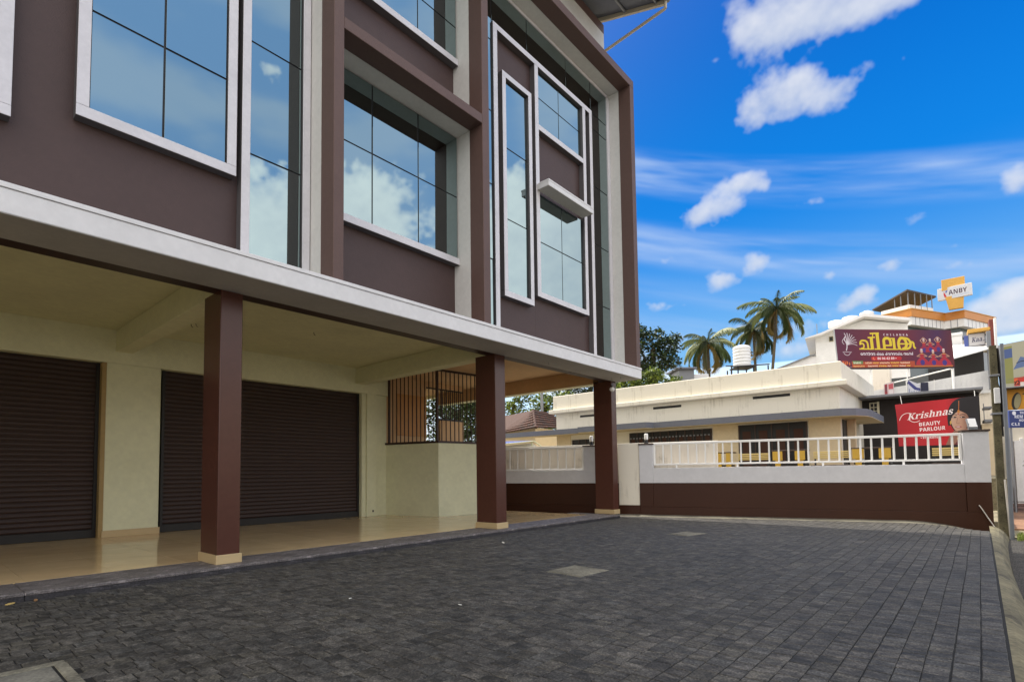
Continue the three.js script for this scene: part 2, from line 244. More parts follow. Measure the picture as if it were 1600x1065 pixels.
// the paved yard: a bed and rows of tumbled setts, cut round the covers
const yard = new THREE.Group(); yard.name = 'paved_yard'; yard.userData.kind = 'structure'; yard.position.set(6, 0, 3); scene.add(yard);
const sunk = (x, z) => -0.30 * Math.pow(clamp((x - 13.6) / 2.4), 1.5) * Math.pow(clamp((z - 5.2) / 1.4), 1.6);   // the ramp at the street corner
{
  const P = [], nx = 60, nz = 30, at = (i, j) => { const z = lerp(-1.35, 6.56, j / nz), x = lerp(-3, wallX(z) + .02, i / nx); return [x - 6, sunk(x, z) - 0.0038, z - 3]; };
  for (let i = 0; i < nx; i++) for (let j = 0; j < nz; j++) { const a = at(i, j), b = at(i, j + 1), c = at(i + 1, j + 1), d = at(i + 1, j); P.push(a, b, c, a, c, d); }
  part('sett_bed', tris(P), M.bed, yard);
  const r = rng(5), setts = [];
  const covers = [[-1.6, .78, 1.95, 3.1], [5.36, 5.87, 2.56, 3.0], [9.92, 10.48, 2.07, 2.45]];
  for (let row = 0, z = -1.292; z < 6.43; row++, z += 0.1285) {
    let x = -2.6 - r() * 0.1; const xe = wallX(z) - 0.02;
    while (x < xe) {
      const l = r() < .18 ? 0.07 + r() * .03 : 0.105 + r() * 0.065, x1 = Math.min(x + l, xe), cx = (x + x1) / 2, cz = z + .064;
      const hid = covers.some(([a, b, c, d]) => cx > a && cx < b && cz > c && cz < d) || (cz < -.49 && cx < 12.68) || x1 - x < .03;
      if (!hid) setts.push({ x: cx, z: cz + .010 * (n3(cx * .7, row * .5, 3) - .5) + .012 * (n3(cx * .25, cz * .25, 9) - .5), l: x1 - x - .0045 - r() * .0035, w: .1285 - .0045 - r() * .0035, dy: (r() - .5) * .0016, t: r(), tilt: (r() - .5) * .008, yaw: (r() - .5) * .03 });
      x = x1;
    }
  }
  const tones = [[0.164, 0.155, 0.143], [0.176, 0.167, 0.151], [0.152, 0.145, 0.135], [0.187, 0.175, 0.158], [0.156, 0.153, 0.146], [0.172, 0.161, 0.138]];
  const big = (x, z) => .55 * fbm3(x * .5, z * .8, 4, 4) + .45 * fbm3(x * 2.1, z * 2.6, 7, 3);
  const shadeOf = (q) => .66 + .68 * big(q.x, q.z) + (q.t * 7.3 % 1 - .5) * .13;
  // one sett: a slightly dressed top on four battered sides, corners nudged so that no two are the same
  const sett = (q, ox, oz, uvx, uvz) => {
    const c = Math.cos(q.yaw), sn = Math.sin(q.yaw), h = [[-1, -1], [1, -1], [1, 1], [-1, 1]], y = q.dy + sunk(q.x, q.z);
    const P = (k, f, dy) => { const a = h[k][0] * (q.l / 2 - f) + q.nud[k][0], b = h[k][1] * (q.w / 2 - f) + q.nud[k][1]; return [q.x - ox + a * c + b * sn, y + dy + q.tilt * a, q.z - oz - a * sn + b * c]; };
    const T = [], top = [0, 1, 2, 3].map((k) => P(k, .0035, .002)), rim = [0, 1, 2, 3].map((k) => P(k, 0, -.0015)), low = [0, 1, 2, 3].map((k) => P(k, 0, -.025)), quad = (a, b, d, e) => T.push(a, b, d, a, d, e);
    quad(top[3], top[2], top[1], top[0]); for (let k = 0; k < 4; k++) { const n = (k + 1) % 4; quad(top[k], top[n], rim[n], rim[k]); quad(rim[k], rim[n], low[n], low[k]); }
    const g = tris(T), u = g.attributes.uv; for (let k = 0; k < u.count; k++) u.setXY(k, u.getX(k) + uvx, u.getY(k) + uvz); return g;
  };
  const stone = (r0, g0, b0, v) => { const m = mat(r0, g0, b0, { m: T_stone, k: .62, bump: T_stone, bm: .004, bk: .62, roughness: .74 }); m.vertexColors = v; return m; };
  const shades = []; for (let a = 0; a < 4; a++) for (const t of tones) { const k = .62 + a * .25; shades.push(stone(t[0] * k, t[1] * k, t[2] * k, false)); }
  camera.updateMatrixWorld(true); camera.updateProjectionMatrix();
  const v = new THREE.Vector3();
  for (const q of setts) { v.set(q.x, 0, q.z).project(camera); q.seen = Math.abs(v.x) < 1 && Math.abs(v.y) < 1 && v.z < 1; q.d = Math.hypot(q.x, q.z - 6.46); q.nud = [0, 1, 2, 3].map(() => [(r() - .5) * .0035, (r() - .5) * .003]); q.u = r() * 9; q.v = r() * 9; }
  const near = new Set(setts.filter((q) => q.seen).sort((a, b) => a.d - b.d).slice(0, 300));
  for (const q of near) part('sett', sett(q, 6, 3, q.u, q.v), shades[clamp(Math.round((shadeOf(q) - .62) / .25), 0, 3) * 6 + Math.floor(q.t * 6)], yard);
  const pos = [], nor = [], uvs = [], col = [];
  for (const q of setts) { if (near.has(q)) continue; const g = sett(q, 6, 3, q.u, q.v), t = tones[Math.floor(q.t * 6)], k = shadeOf(q); for (const x of g.attributes.position.array) pos.push(x); for (const x of g.attributes.normal.array) nor.push(x); for (const x of g.attributes.uv.array) uvs.push(x); for (let a = 0; a < g.attributes.position.count; a++) col.push(t[0] * k, t[1] * k, t[2] * k); }
  const fg = new THREE.BufferGeometry(); fg.setAttribute('position', new THREE.Float32BufferAttribute(pos, 3)); fg.setAttribute('normal', new THREE.Float32BufferAttribute(nor, 3)); fg.setAttribute('uv', new THREE.Float32BufferAttribute(uvs, 2)); fg.setAttribute('color', new THREE.Float32BufferAttribute(col, 3));
  const field = part('sett_field', fg, stone(1, 1, 1, true), yard); field.userData.kind = 'stuff';
}

{ const P = [], N = 40; for (let i = 0; i < N; i++) { const q = (k, d) => { const z = lerp(-1.3, 6.42, k / N), x = wallX(z) - d; return [x, sunk(x, z) + .004 + (d < .1 ? .012 : 0), z]; }; const w = .62; for (const [d0, d1] of [[.0, .08], [.08, w]]) { const a = q(i, d1), b = q(i + 1, d1), c = q(i + 1, d0), d = q(i, d0); P.push(a, b, c, a, c, d); } }
  struct('cement_strip', tris(P), mat(.30, .295, .285, { m: T_conc, k: 1.9, bump: T_grain, bm: .002, bk: .5, roughness: .85 })); }

// ================================================================ THE SHOP BUILDING
const K = 1.1307, X = (v) => v * K, Y = (v) => (v - 1.2) * K + 1.2, Z = (v) => v * K;
const B = thing('commercial_building', 'maroon and white commercial building with mirrored windows above an open shop porch', 'building');
const fb = (x0, x1, y0, y1, z0, z1, c) => bx(X(x0), X(x1), Y(y0), Y(y1), Z(z0), Z(z1), c);
const HB = 3.606, HT = 3.891, XE = 13.06;
// porch slab edge
part('fascia', [bx(-5, XE, HB, HT - .055, -.05, 0, .004), bx(-5, XE - .03, HB, HT - .06, -.70, -.05, 0), bx(XE - .03, XE, HB, HT - .055, -.70, -.05, .003)], M.white, B);
part('fascia_lip', bx(-5, XE + .008, HT - .052, HT, -.4, .012, .004), M.white, B);
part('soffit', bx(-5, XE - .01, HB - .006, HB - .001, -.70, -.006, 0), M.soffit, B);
part('edge_beam', bx(-5, XE - .02, HB - .004, HB + .30, -.945, -.702, .004), M.shadedBeam, B);
// upper structure behind the facade
part('rear_wall', [bx(-5, XE - .05, HT, 12.2, -9, -8.8, 0), bx(-5, -4.8, HT, 12.2, -8.8, -.92, 0)], M.cream, B);
part('side_wall', bx(XE - .22, XE - .03, HT, 12.2, -8.8, -.93, 0), M.cream, B);
part('floor_slab', bx(-5, XE - .04, 4.0, 4.12, -8.8, -.80, 0), M.ceiling, B);
part('roof_slab', bx(-5, XE - .04, 11.2, 11.4, -8.8, -.93, 0), M.cream, B);
// facade grid: brown outer frame with a white inner lining, then glass and panels
const yT = 10.307, yTop = 10.49, ySill = 3.55;
for (const [a, b] of [[3.525, 3.672], [6.24, 6.402]]) {
  part('frame_post', fb(a, b, ySill, yTop - .185, -.325, -.03), M.litBrown, B);
  part('frame_lining', fb(a + .0015, b - .0015, ySill, yT - .002, -.72, -.327, .002), M.lining, B);
}
part('frame_post', fb(11.395, 11.575, ySill, yTop - .185, -.335, -.03), M.litBrown, B);
part('frame_lining', fb(11.3965, 11.57, ySill, yT - .002, -.80, -.337, .002), M.lining, B);
part('frame_beam', fb(3.673, 6.239, 6.865, 7.02, -.325, -.031), M.litBrown, B);
part('frame_lining', fb(3.674, 6.238, 6.867, 7.018, -.72, -.327, .002), M.lining, B);
part('frame_beam', fb(-4, 11.575, yT, yTop, -.335, -.029), M.litBrown, B);
part('frame_lining', fb(-4, 11.573, yT + .002, yTop - .01, -.80, -.337, .002), M.lining, B);
// brown wall panels
part('wall_panel', fb(-4, 2.66, ySill, yT, -.82, -.70, 0), M.brown, B);
part('wall_panel', fb(3.60, 6.30, ySill, 4.69, -.82, -.70, 0), M.brown, B);
part('wall_panel', fb(3.60, 6.30, 6.98, 8.17, -.82, -.70, 0), M.brown, B);
part('wall_panel', fb(7.16, 8.46, ySill, 9.45, -.82, -.70, 0), M.brown, B);
part('wall_panel', fb(8.462, 10.5, ySill, 4.70, -.82, -.70, 0), M.brown, B);
part('wall_panel', fb(8.462, 10.22, 6.80, 8.14, -.82, -.70, 0), M.brown, B);
part('wall_panel', fb(10.222, 10.52, 4.702, 9.45, -.82, -.70, 0), M.brown, B);
part('backing_wall', fb(-4, 11.5, ySill, yT, -.90, -.822, 0), M.gasket, B);
// windows: a window frame with panes and gasket bars as its pieces; gx and gy list the pane edges
const rw = rng(31);
function windowUnit(frame, gx, gy, zg, solid = M.alu) {
  const w = part('window', frame.length ? frame : [fb(gx[0] - .012, gx[0], gy[0], gy[gy.length - 1], -.70, -.612, .001)], frame.length ? solid : M.gasket, B);
  if (frame.bodies) part('frame_body', frame.bodies, M.aluSide, w);
  const g = .011;
  for (let i = 0; i < gx.length - 1; i++) for (let j = 0; j < gy.length - 1; j++) {
    const x0 = X(gx[i] + g), x1 = X(gx[i + 1] - g), y0 = Y(gy[j] + g), y1 = Y(gy[j + 1] - g), cx = (x0 + x1) / 2, cy = (y0 + y1) / 2;
    const o = part('pane', bx(x0 - cx, x1 - cx, y0 - cy, y1 - cy, -.006, 0, .001), paneGlass[Math.floor(rw() * 3)], w);
    o.position.set(cx, cy, Z(zg)); o.rotation.set((rw() - .5) * .007, (rw() - .5) * .007, 0);
  }
  part('glazing_backing', fb(gx[0], gx[gx.length - 1], gy[0], gy[gy.length - 1], zg - .05, zg - .012, 0), M.gasket, w);
  return w;
}
const fF = -.57, fB = -.699;
const caps = (list) => { const o = list.map(([x0, x1, y0, y1, f = fF]) => fb(x0, x1, y0, y1, f - .008, f, .003)); o.bodies = list.map(([x0, x1, y0, y1, f = fF]) => fb(x0 + .002, x1 - .002, y0 + .002, y1 - .002, fB, f - .0085, .001)); return o; };
const ring = (x0, x1, y0, y1, t, tb = t, tt = t) => caps([[x0, x0 + t, y0 + tb + .002, y1 - tt - .002], [x1 - t, x1, y0 + tb + .002, y1 - tt - .002], [x0, x1, y0, y0 + tb], [x0, x1, y1 - tt, y1]]);
const postPart = (name, r) => { const c = caps([r]), o = part(name, c, M.alu, B); part('frame_body', c.bodies, M.aluSide, o); };
windowUnit(ring(-1.25, .607, 4.425, 7.6, .1), [-1.15, -.32, .507], [4.525, 5.55, 6.55, 7.5], -.61);
windowUnit(ring(1.069, 2.578, 4.684, 7.6, .104, .112), [1.173, 1.826, 2.474], [4.796, 5.816, 6.84, 7.496], -.61);
windowUnit(caps([[2.638, 2.738, ySill, yT - .003], [3.412, 3.515, ySill, yT - .003]]), [2.738, 3.412], [ySill, 5.05, 6.46, 7.87, 9.2, yT - .01], -.61);
windowUnit(caps([[3.676, 6.236, 4.662, 4.768]]), [3.676, 4.508, 5.373, 6.228], [4.770, 5.824, 6.864], -.61);
windowUnit(caps([[3.676, 6.236, 8.116, 8.218]]), [3.676, 4.508, 5.373, 6.228], [8.22, 8.80, 9.6, yT - .003], -.61);
windowUnit([], [6.41, 7.135], [ySill, 5.026, 6.41, 7.785, 9.14, yT - .003], -.61);
// right bay: outer aluminium frame with posts, the narrow box window, two wide windows
postPart('frame_post', [7.142, 7.254, ySill, 9.398]);
postPart('frame_post', [8.392, 8.505, 4.66, 9.398, fF - .003]);
postPart('frame_post', [10.16, 10.27, 4.66, 9.398, fF - .003]);
postPart('frame_post', [10.44, 10.552, ySill, 9.398]);
postPart('frame_rail', [7.142, 10.552, 9.40, 9.508]);
windowUnit(ring(7.387, 8.272, 4.428, 8.708, .1, .108, .1), [7.492, 8.168], [4.54, 5.925, 7.29, 8.605], -.625);
windowUnit(caps([[8.506, 10.159, 4.656, 4.765, fF - .004]]), [8.51, 9.33, 10.155], [4.768, 5.812, 6.80], -.63);
windowUnit(caps([[8.506, 10.159, 8.092, 8.20, fF - .004]]), [8.51, 9.30, 10.155], [8.203, 8.82, 9.394], -.64);
windowUnit([fb(11.275, 11.39, ySill, 10.2, fB, -.585, .004)], [10.555, 11.272], [ySill, 5.022, 6.405, 7.78, 9.14, 9.51], -.61);
windowUnit([fb(7.14, 11.39, 10.235, 10.30, fB, -.60, .004)], [7.14, 8.19, 9.555, 10.555, 11.39], [9.512, 10.233], -.612);
{ // small white canopy over the lower wide window
  part('canopy', [fb(8.41, 10.06, 6.80, 6.925, -.568, -.286, .005), fb(8.405, 10.065, 6.895, 6.93, -.50, -.279, .004)], M.white, B);
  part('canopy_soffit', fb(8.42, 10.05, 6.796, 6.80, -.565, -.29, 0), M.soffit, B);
}
// parapet and the metal roof over the terrace
part('parapet', [bx(-5, XE, 11.70, 13.51, -1.15, -.873, .006)], M.lining, B);
part('parapet_cap', bx(-5, XE + .004, 13.512, 13.77, -1.16, -.868, .006), M.litBrown, B);
{
  const P = []; const z0 = .95, z1 = -5.2, y0 = 13.42, sl = .34; const yy = (z) => y0 + (z0 - z) * sl;
  const n = 90; for (let i = 0; i < n; i++) { const xa = lerp(-5, XE + .05, i / n), xb = lerp(-5, XE + .05, (i + 1) / n), h = (i % 2) ? .03 : 0, a = [xa, yy(z0) + h, z0], b = [xb, yy(z0) + h, z0], c = [xb, yy(z1) + h, z1], d = [xa, yy(z1) + h, z1]; P.push(a, b, c, a, c, d); }
  const top = tris(P), bot = quadSlab([-5, yy(z0) - .01, z0], [XE + .05, yy(z0) - .01, z0], [XE + .05, yy(z1) - .01, z1], [-5, yy(z1) - .01, z1], .012);
  part('metal_roof', [top, quadSlab([-5, yy(z1) + .01, z1], [XE + .05, yy(z1) + .01, z1], [XE + .05, yy(z1) - 1.6, z1 - 4.6], [-5, yy(z1) - 1.6, z1 - 4.6], .03)], M.sheet, B);
  part('roof_underside', bot, M.slate, B);
  for (const zz of [.7, -.2, -1.1, -2.0]) part('purlin', rod([-5, yy(zz) - .06, zz], [XE + .02, yy(zz) - .06, zz], .035, 6), M.steel, B);
  const gable = mat(.52, .46, .35, { m: T_plaster, k: 1.2, roughness: .55 });
  part('roof_edge_beam', quadSlab([XE - .02, yy(.93) - .03, .93], [XE + .06, yy(.93) - .03, .93], [XE + .06, yy(-4) - .03, -4], [XE - .02, yy(-4) - .03, -4], .11), gable, B);
  part('roof_strut', [rod([XE - .02, 12.98, -.87], [XE - .02, 13.15, .94], .038, 8), rod([XE - .02, 13.15, .94], [XE - .02, 13.46, .95], .04, 8)], gable, B);
  for (let i = 0; i < 6; i++) part('roof_rafter', quadSlab([2 + i * 2, yy(.9) - .05, .9], [2.06 + i * 2, yy(.9) - .05, .9], [2.06 + i * 2, yy(-4) - .05, -4], [2 + i * 2, yy(-4) - .05, -4], .06), M.steel, B);
  part('roof_gutter', rod([-5, y0 - .03, .99], [XE + .06, y0 - .03, .99], .06, 8), M.steel, B);
}
// columns with stone plinths
for (const [a, b] of [[2.768, 3.0485], [8.073, 8.381], [12.7055, 12.959]]) {
  const c = part('column', bx(a, b, .10, HB, -1.247, -.698, .008), M.colBrown, B);
  part('plinth', bx(a - .022, b + .022, .0885, .205, -1.269, -.674, .005), M.plinth, c);
}
part('column', bx(-2.5, -2.2, .10, HB, -1.247, -.698, .008), M.colBrown, B);
// porch: granite border, tiles, ceiling, beams
{
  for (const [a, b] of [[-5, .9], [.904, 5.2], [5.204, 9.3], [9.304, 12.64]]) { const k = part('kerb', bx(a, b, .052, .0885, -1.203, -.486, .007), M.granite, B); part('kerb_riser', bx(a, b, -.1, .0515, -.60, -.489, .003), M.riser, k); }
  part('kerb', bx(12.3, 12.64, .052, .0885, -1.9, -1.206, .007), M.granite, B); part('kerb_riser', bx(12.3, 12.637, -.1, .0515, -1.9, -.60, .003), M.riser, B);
  part('porch_floor', bx(-5, 12.3, -.1, .072, -9, -1.206, 0), M.conc, B);
  const tm = [[.84, .68, .46], [.81, .65, .44], [.86, .70, .475]].map((c) => mat(c[0], c[1], c[2], { m: T_marble, k: 1.1, roughness: .1, specularIntensity: .5 })); tm.forEach((m, i) => m.map.offset.set(i * .31, i * .17));
  const rt = rng(8);
  for (let i = 0; i < 19; i++) for (let j = 0; j < 6; j++) { const x0 = -3.0 + i * .8, z1 = -1.207 - j * .8; if (x0 > 12.3) continue; part('floor_tile', bx(x0 + .001, Math.min(x0 + .799, 12.3), .06, .0885 + (rt() - .5) * .0006, Math.max(z1 - .799, -5.99), z1 - .001, .0012), tm[Math.floor(rt() * 3)], B); }
}
part('ceiling', [bx(-5, 9.2, 3.99, 4.0, -5.8, -.947, 0)], M.ceiling, B);
part('ceiling', [bx(9.202, XE - .06, 3.985, 3.996, -8.6, -.947, 0)], M.peach, B);
for (const [a, b] of [[2.772, 3.052], [8.076, 8.376]]) part('ceiling_beam', bx(a, b, HB - .03, 3.99, -5.62, -.947, .01), M.ceiling, B);
part('ceiling_beam', bx(-2.5, -2.2, HB - .03, 3.99, -5.62, -.947, .01), M.ceiling, B);
{ const e = part('ceiling_beam', bx(12.72, XE - .06, HB - .02, 3.984, -7.5, -1.25, .008), M.peach, B); part('beam_underside', bx(12.722, XE - .062, HB - .026, HB - .021, -7.5, -1.25, 0), M.cream, e); part('beam_face', bx(XE - .059, XE - .03, HB - .026, 4.1, -7.5, -.72, 0), M.white, e); }
for (const [x, z] of [[3.59, -4.17], [3.64, -4.08], [5.45, -3.11]]) part('wire_stub', tube([[x, 3.99, z], [x + .01, 3.95, z], [x + .03, 3.93, z + .01]], .006, 8, 5), M.black, B);
part('wall_socket', bx(8.605, 8.65, .20, .25, -5.599, -5.59, .002), M.black, B);
// shop wall and its roller shutters
part('shop_wall', [bx(-5, 9.12, 3.352, 3.99, -5.80, -5.60, .004), bx(2.635, 3.54, .0885, 3.35, -6.0, -5.60, .006), bx(8.435, 8.735, .0885, 3.35, -6.0, -5.60, .006), bx(8.738, 9.12, .0885, 3.35, -6.0, -5.66, .006), bx(8.30, 8.433, .0885, 3.35, -6.0, -5.645, .004), bx(-5, -2.4, .0885, 3.35, -6.0, -5.6, 0)], M.cream, B);
part('skirting', bx(2.612, 3.563, .0885, .215, -5.78, -5.578, .004), M.plinth, B);
part('inner_wall', bx(-5, 12, 0, 4.0, -9.2, -9.0, 0), M.cream, B);
{
  const slatProfile = (x0, x1) => { const P = [], n = 5, pr = []; for (let i = 0; i <= n; i++) { const t = i / n; pr.push([.003 + t * .083, 0.016 * Math.sin(Math.PI * Math.min(1, t * 1.02)) * (1 - .25 * t)]); } for (let i = 0; i < n; i++) { const [ya, za] = pr[i], [yb, zb] = pr[i + 1]; P.push([x0, ya, za], [x1, ya, za], [x1, yb, zb], [x0, ya, za], [x1, yb, zb], [x0, yb, zb]); }  return tris(P); };
  for (const [x0, x1] of [[-2.4, 2.563], [3.612, 8.30]]) {
    const s = part('roller_shutter', [bx(x0, x1, .09, .24, -5.80, -5.765, .004), bx(x0, x1, .24, 3.36, -5.83, -5.802, 0)], M.black, B), g = slatProfile(x0 + .02, x1 - .02);
    for (let i = 0; i < 35; i++) { const o = part('slat', g, M.shutter, s); o.position.set(0, .242 + i * .0885, -5.80); }
    part('guide_rail', [bx(x1 - .055, x1 + .0, .09, 3.349, -5.80, -5.755, .003), bx(x0, x0 + .055, .09, 3.349, -5.80, -5.755, .003)], M.black, s);
  }
  part('door_reveal', bx(2.564, 2.634, .0885, 3.35, -5.80, -5.602, .002), mat(.42, .29, .12, { m: T_plaster, k: 1.6, roughness: .7 }), B);
}
// stair parapet with iron grilles, and the peach walls behind
{
  const A = [9.10, -5.66], Cn = [9.507, -3.974], D = [11.3, -3.79];
  part('stair_parapet', prism([A, Cn, [9.66, -4.12], [9.26, -5.66]], .0885, 2.0), M.cream, B);
  part('stair_parapet', prism([[9.511, -3.976], D, [11.3, -3.95], [9.664, -4.118]], .0885, 2.0), M.cream, B);
  const g = part('iron_grille', [prism([[9.06, -5.68], [9.485, -3.96], [9.565, -3.99], [9.14, -5.68]], 2.001, 2.055), prism([[9.488, -3.957], [11.3, -3.77], [11.3, -3.85], [9.566, -3.992]], 2.001, 2.055), prism([[9.51, -4.02], [11.3, -3.83], [11.3, -3.87], [9.52, -4.06]], 3.90, 3.955), bx(9.49, 9.55, 2.056, 3.99, -4.06, -4.0, .003), bx(9.12, 9.17, 2.056, 3.99, -5.60, -5.55, .003)], M.iron, B);
  for (let i = 1; i < 12; i++) { const t = i / 12; const x = lerp(9.14, 9.52, t), z = lerp(-5.58, -4.02, t); part('grille_bar', bx(x - .011, x + .011, 2.056, 3.985, z - .011, z + .011, .002), M.iron, g); }
  for (let i = 1; i < 13; i++) { const t = i / 12.5; const x = lerp(9.52, 11.3, t), z = lerp(-4.02, -3.83, t); part('grille_bar', bx(x - .011, x + .011, 2.056, 3.90, z - .011, z + .011, .002), M.iron, g); }
  part('stair_wall', [bx(9.13, 10.73, .0885, 3.985, -6.02, -5.85, .004), bx(10.732, 12.33, 3.83, 3.985, -6.0, -5.85, .004), bx(11.3, 12.33, .0885, 2.84, -6.0, -5.85, .004)], M.peach, B);
  part('stair_wall', [bx(9.6, 10.3, 2.3, 3.5, -5.848, -5.80, .004), bx(10.34, 10.7, 2.3, 3.5, -5.848, -5.80, .004)], mat(.60, .30, .10, { m: T_plaster, k: 1.1, roughness: .6 }), B);
  const w = part('window_grille', bx(10.735, 12.33, 3.79, 3.828, -5.95, -5.90, .003), M.black, B); part('grille_rail', bx(11.2, 12.33, 2.842, 2.90, -5.95, -5.90, .003), M.black, w);
  for (let i = 0; i < 12; i++) part('grille_bar', bx(11.28 + i * .088, 11.30 + i * .088, 2.9, 3.79, -5.935, -5.915, .002), M.black, w);
  part('sill_block', bx(10.733, 11.298, .0885, 2.0, -6.0, -5.85, .004), M.peach, B);
}
rebase(B, 4, 0, -4);
// bulb hung from the slab edge, and two hooks
{
  const t = thing('hanging_bulb', 'small white globe bulb hanging from the porch edge by the far column', 'lamp', [12.31, 3.606, -.45]);
  part('cord', tube([[0, 0, 0], [.004, -.09, 0], [0, -.2, 0]], .004, 8, 5), M.black, t); part('socket', new THREE.CylinderGeometry(.016, .02, .05, 12).translate(0, -.22, 0), M.black, t);
  part('globe', new THREE.SphereGeometry(.062, 20, 14).translate(0, -.30, 0), M.lampGlass, t);
  for (const [x, z] of [[9.52, -.42], [12.31, -.20]]) single('ceiling_hook', x < 10 ? 'thin wire hook under the white soffit between the two right columns' : 'thin wire hook under the white soffit right above the hanging bulb', 'hook', tube([[x, 3.61, z], [x, 3.56, z], [x + .015, 3.545, z], [x + .02, 3.56, z]], .003, 10, 5), M.black, 'soffit hooks');
}

// ================================================================ COVERS AND LITTER IN THE YARD
{
  const t = thing('manhole_cover', 'large grey concrete inspection cover in a pale frame at the front left of the yard', 'manhole cover', [0, 0, 2.5], 0, 'covers in the paved yard');
  part('frame', [bx(-1.55, .80, -.05, .004, -.58, -.505, .006), bx(.735, .805, -.05, .004, -.503, .6, .006), bx(-1.55, .734, -.05, .004, .53, .6, .006)], M.cover, t);
  part('plate', bx(-1.5, .722, -.05, .001, -.493, .52, .006), mat(.30, .31, .34, { m: T_conc, k: 1.2, bump: T_grain, bm: .002, bk: .4, roughness: .75 }), t);
  const mk = (name, label, pos, turn, w, d) => { const c = thing(name, label, 'manhole cover', pos, turn, 'covers in the paved yard'); part('frame', [bx(-w / 2, w / 2, -.04, .004, -d / 2, d / 2, .004)], M.cover, c); part('plate', bx(-w / 2 + .035, w / 2 - .035, -.03, .009, -d / 2 + .03, d / 2 - .03, .004), M.cover, c); };
  mk('manhole_cover', 'pale square slab cover in the middle of the dark setts', [5.615, 0, 2.78], -.06, .60, .53);
  mk('manhole_cover', 'pale square slab cover far back by the lit strip of the yard', [10.2, 0, 2.26], -.2, .66, .46);
  const leaf = (name, label, x, y, z, s, c, yaw) => { const g = new THREE.SphereGeometry(1, 8, 5); g.scale(s, s * .12, s * .5); g.rotateY(yaw); g.rotateX(.2); g.translate(x, y, z); single(name, label, 'leaf', g, mat(c[0], c[1], c[2], { roughness: .8 }), 'fallen leaves'); };
  leaf('fallen_leaf', 'yellow fallen leaf lying against the kerb at the left edge', .79, .012, -.43, .045, [.42, .30, .10], .4);
  leaf('fallen_leaf', 'brown fallen leaf lying against the kerb right of the yellow one', .98, .012, -.44, .035, [.22, .12, .05], 1.4);
  leaf('fallen_leaf', 'whitish dry leaf on the setts in front of the second column', 7.05, .012, .35, .05, [.55, .53, .46], .9);
  leaf('fallen_leaf', 'tiny pale petal on the setts left of the middle cover', 3.0, .01, 1.9, .02, [.6, .6, .56], .2);
  leaf('fallen_leaf', 'tiny pale petal on the setts nearest to the camera', 3.5, .01, 2.9, .02, [.6, .6, .56], 2.2);
}

// ================================================================ THE BOUNDARY WALL
const WA = [13.702, -1.074], WT = Math.atan2(-.9580, .2868);           // local x runs along the wall to the street, local +z faces the yard... turned below
{
  // local frame: x along the wall (0 at the far column), z = 0 the yard face (towards -x of the world), body at negative z
  const ang = -Math.atan2(.9580, .2868);
  const t = thing('boundary_wall', 'brown and white plastered boundary wall with white railing round the yard', 'wall', [WA[0], 0, WA[1]], ang);
  const b = (x0, x1, y0, y1, z0, z1, c) => bx(x0, x1, y0, y1, -z1, -z0, c);    // z given as depth in front of the face (positive towards the yard)
  const yardSide = (g) => { g.rotateY(0); return g; };
  const bb = (x0, x1, y0, y1, d0, d1, c = .005) => yardSide(bx(x0, x1, y0, y1, d0, d1, c));
  const lows = [[-5.2, .55], [.55, 8.05]];
  // base: plinth course and recessed panel
  const base = (x0, x1, panel) => [bb(x0, x1, -.5, .228, -.20, 0), bb(x0, panel[0], .229, .872, -.20, 0), bb(panel[1], x1, .229, .872, -.20, 0), bb(panel[0] + .001, panel[1] - .001, .229, .872, -.20, -.018)];
  part('wall_base', base(-5.2, -.02, [-5.1, -.12]), M.wallBrown, t);
  part('wall_base', [bb(-.018, .558, -.5, .262, -.20, 0)], M.wallBrown, t);
  part('wall_base', base(.56, 8.05, [.92, 7.615]), M.wallBrown, t);
  part('bare_panel', bb(-.018, .555, .264, 1.985, -.24, -.03), M.weather, t);
  part('white_band', [bb(-5.2, -.56, .876, 1.25, -.20, -.004), bb(-1.02, -.56, 1.251, 1.93, -.20, -.004)], M.wallWhite, t);
  part('white_band', [bb(.562, .93, .876, 1.93, -.20, -.002), bb(.931, 7.60, .876, 1.285, -.20, -.004), bb(7.601, 8.05, .876, 1.99, -.20, -.002)], M.wallWhite, t);
  part('cap', bb(-1.04, -.54, 1.931, 1.965, -.23, .03), M.darkwood, t);
  part('cap', bb(.545, .95, 1.931, 1.965, -.23, .03), M.darkwood, t);
  part('cap', bb(7.58, 8.07, 1.991, 2.035, -.23, .03), M.darkwood, t);
  const rail = (x0, x1, yb, yt, list) => {
    const r = part('railing', [bb(x0, x1, yt - .055, yt, -.13, -.075), bb(x0, x1, yb, yb + .045, -.13, -.08), bb(x0, x0 + .05, yb + .046, yt - .056, -.13, -.08), bb(x1 - .05, x1, yb + .046, yt - .056, -.13, -.08)], M.railWhite, t);
    for (const x of list) part('baluster', bb(x - .019, x + .019, yb + .046, yt - .056, -.12, -.088, .003), M.railWhite, r);
    for (const x of [x0 + .6, x0 + 2.1, x0 + 4.0, x0 + 5.6]) if (x < x1) part('rail_foot', bb(x - .02, x + .02, yb - .075, yb, -.12, -.085, .003), M.railWhite, r);
  };
  rail(.935, 7.598, 1.36, 1.975, [...Array(30).keys()].map((i) => 1.19 + i * .2155).filter((x) => x < 7.5));
  rail(-5.2, -1.045, 1.26, 1.95, [...Array(15).keys()].map((i) => -4.94 + i * .259));
}
{ // the neighbour's old wall, right behind
  const ang = -Math.atan2(.9580, .2868), t = thing('old_wall', 'weathered cream garden wall standing close behind the white railing', 'wall', [WA[0], 0, WA[1]], ang);
  part('wall', bx(-5.4, -.03, -.1, 1.935, -.48, -.26, .01), M.weatherGrey, t); part('wall', bx(-.029, 2.56, -.1, 1.97, -.48, -.26, .01), M.weatherGrey, t);
  part('coping', bx(-5.4, 2.58, 1.971, 1.995, -.50, -.25, .006), M.weather, t);
}
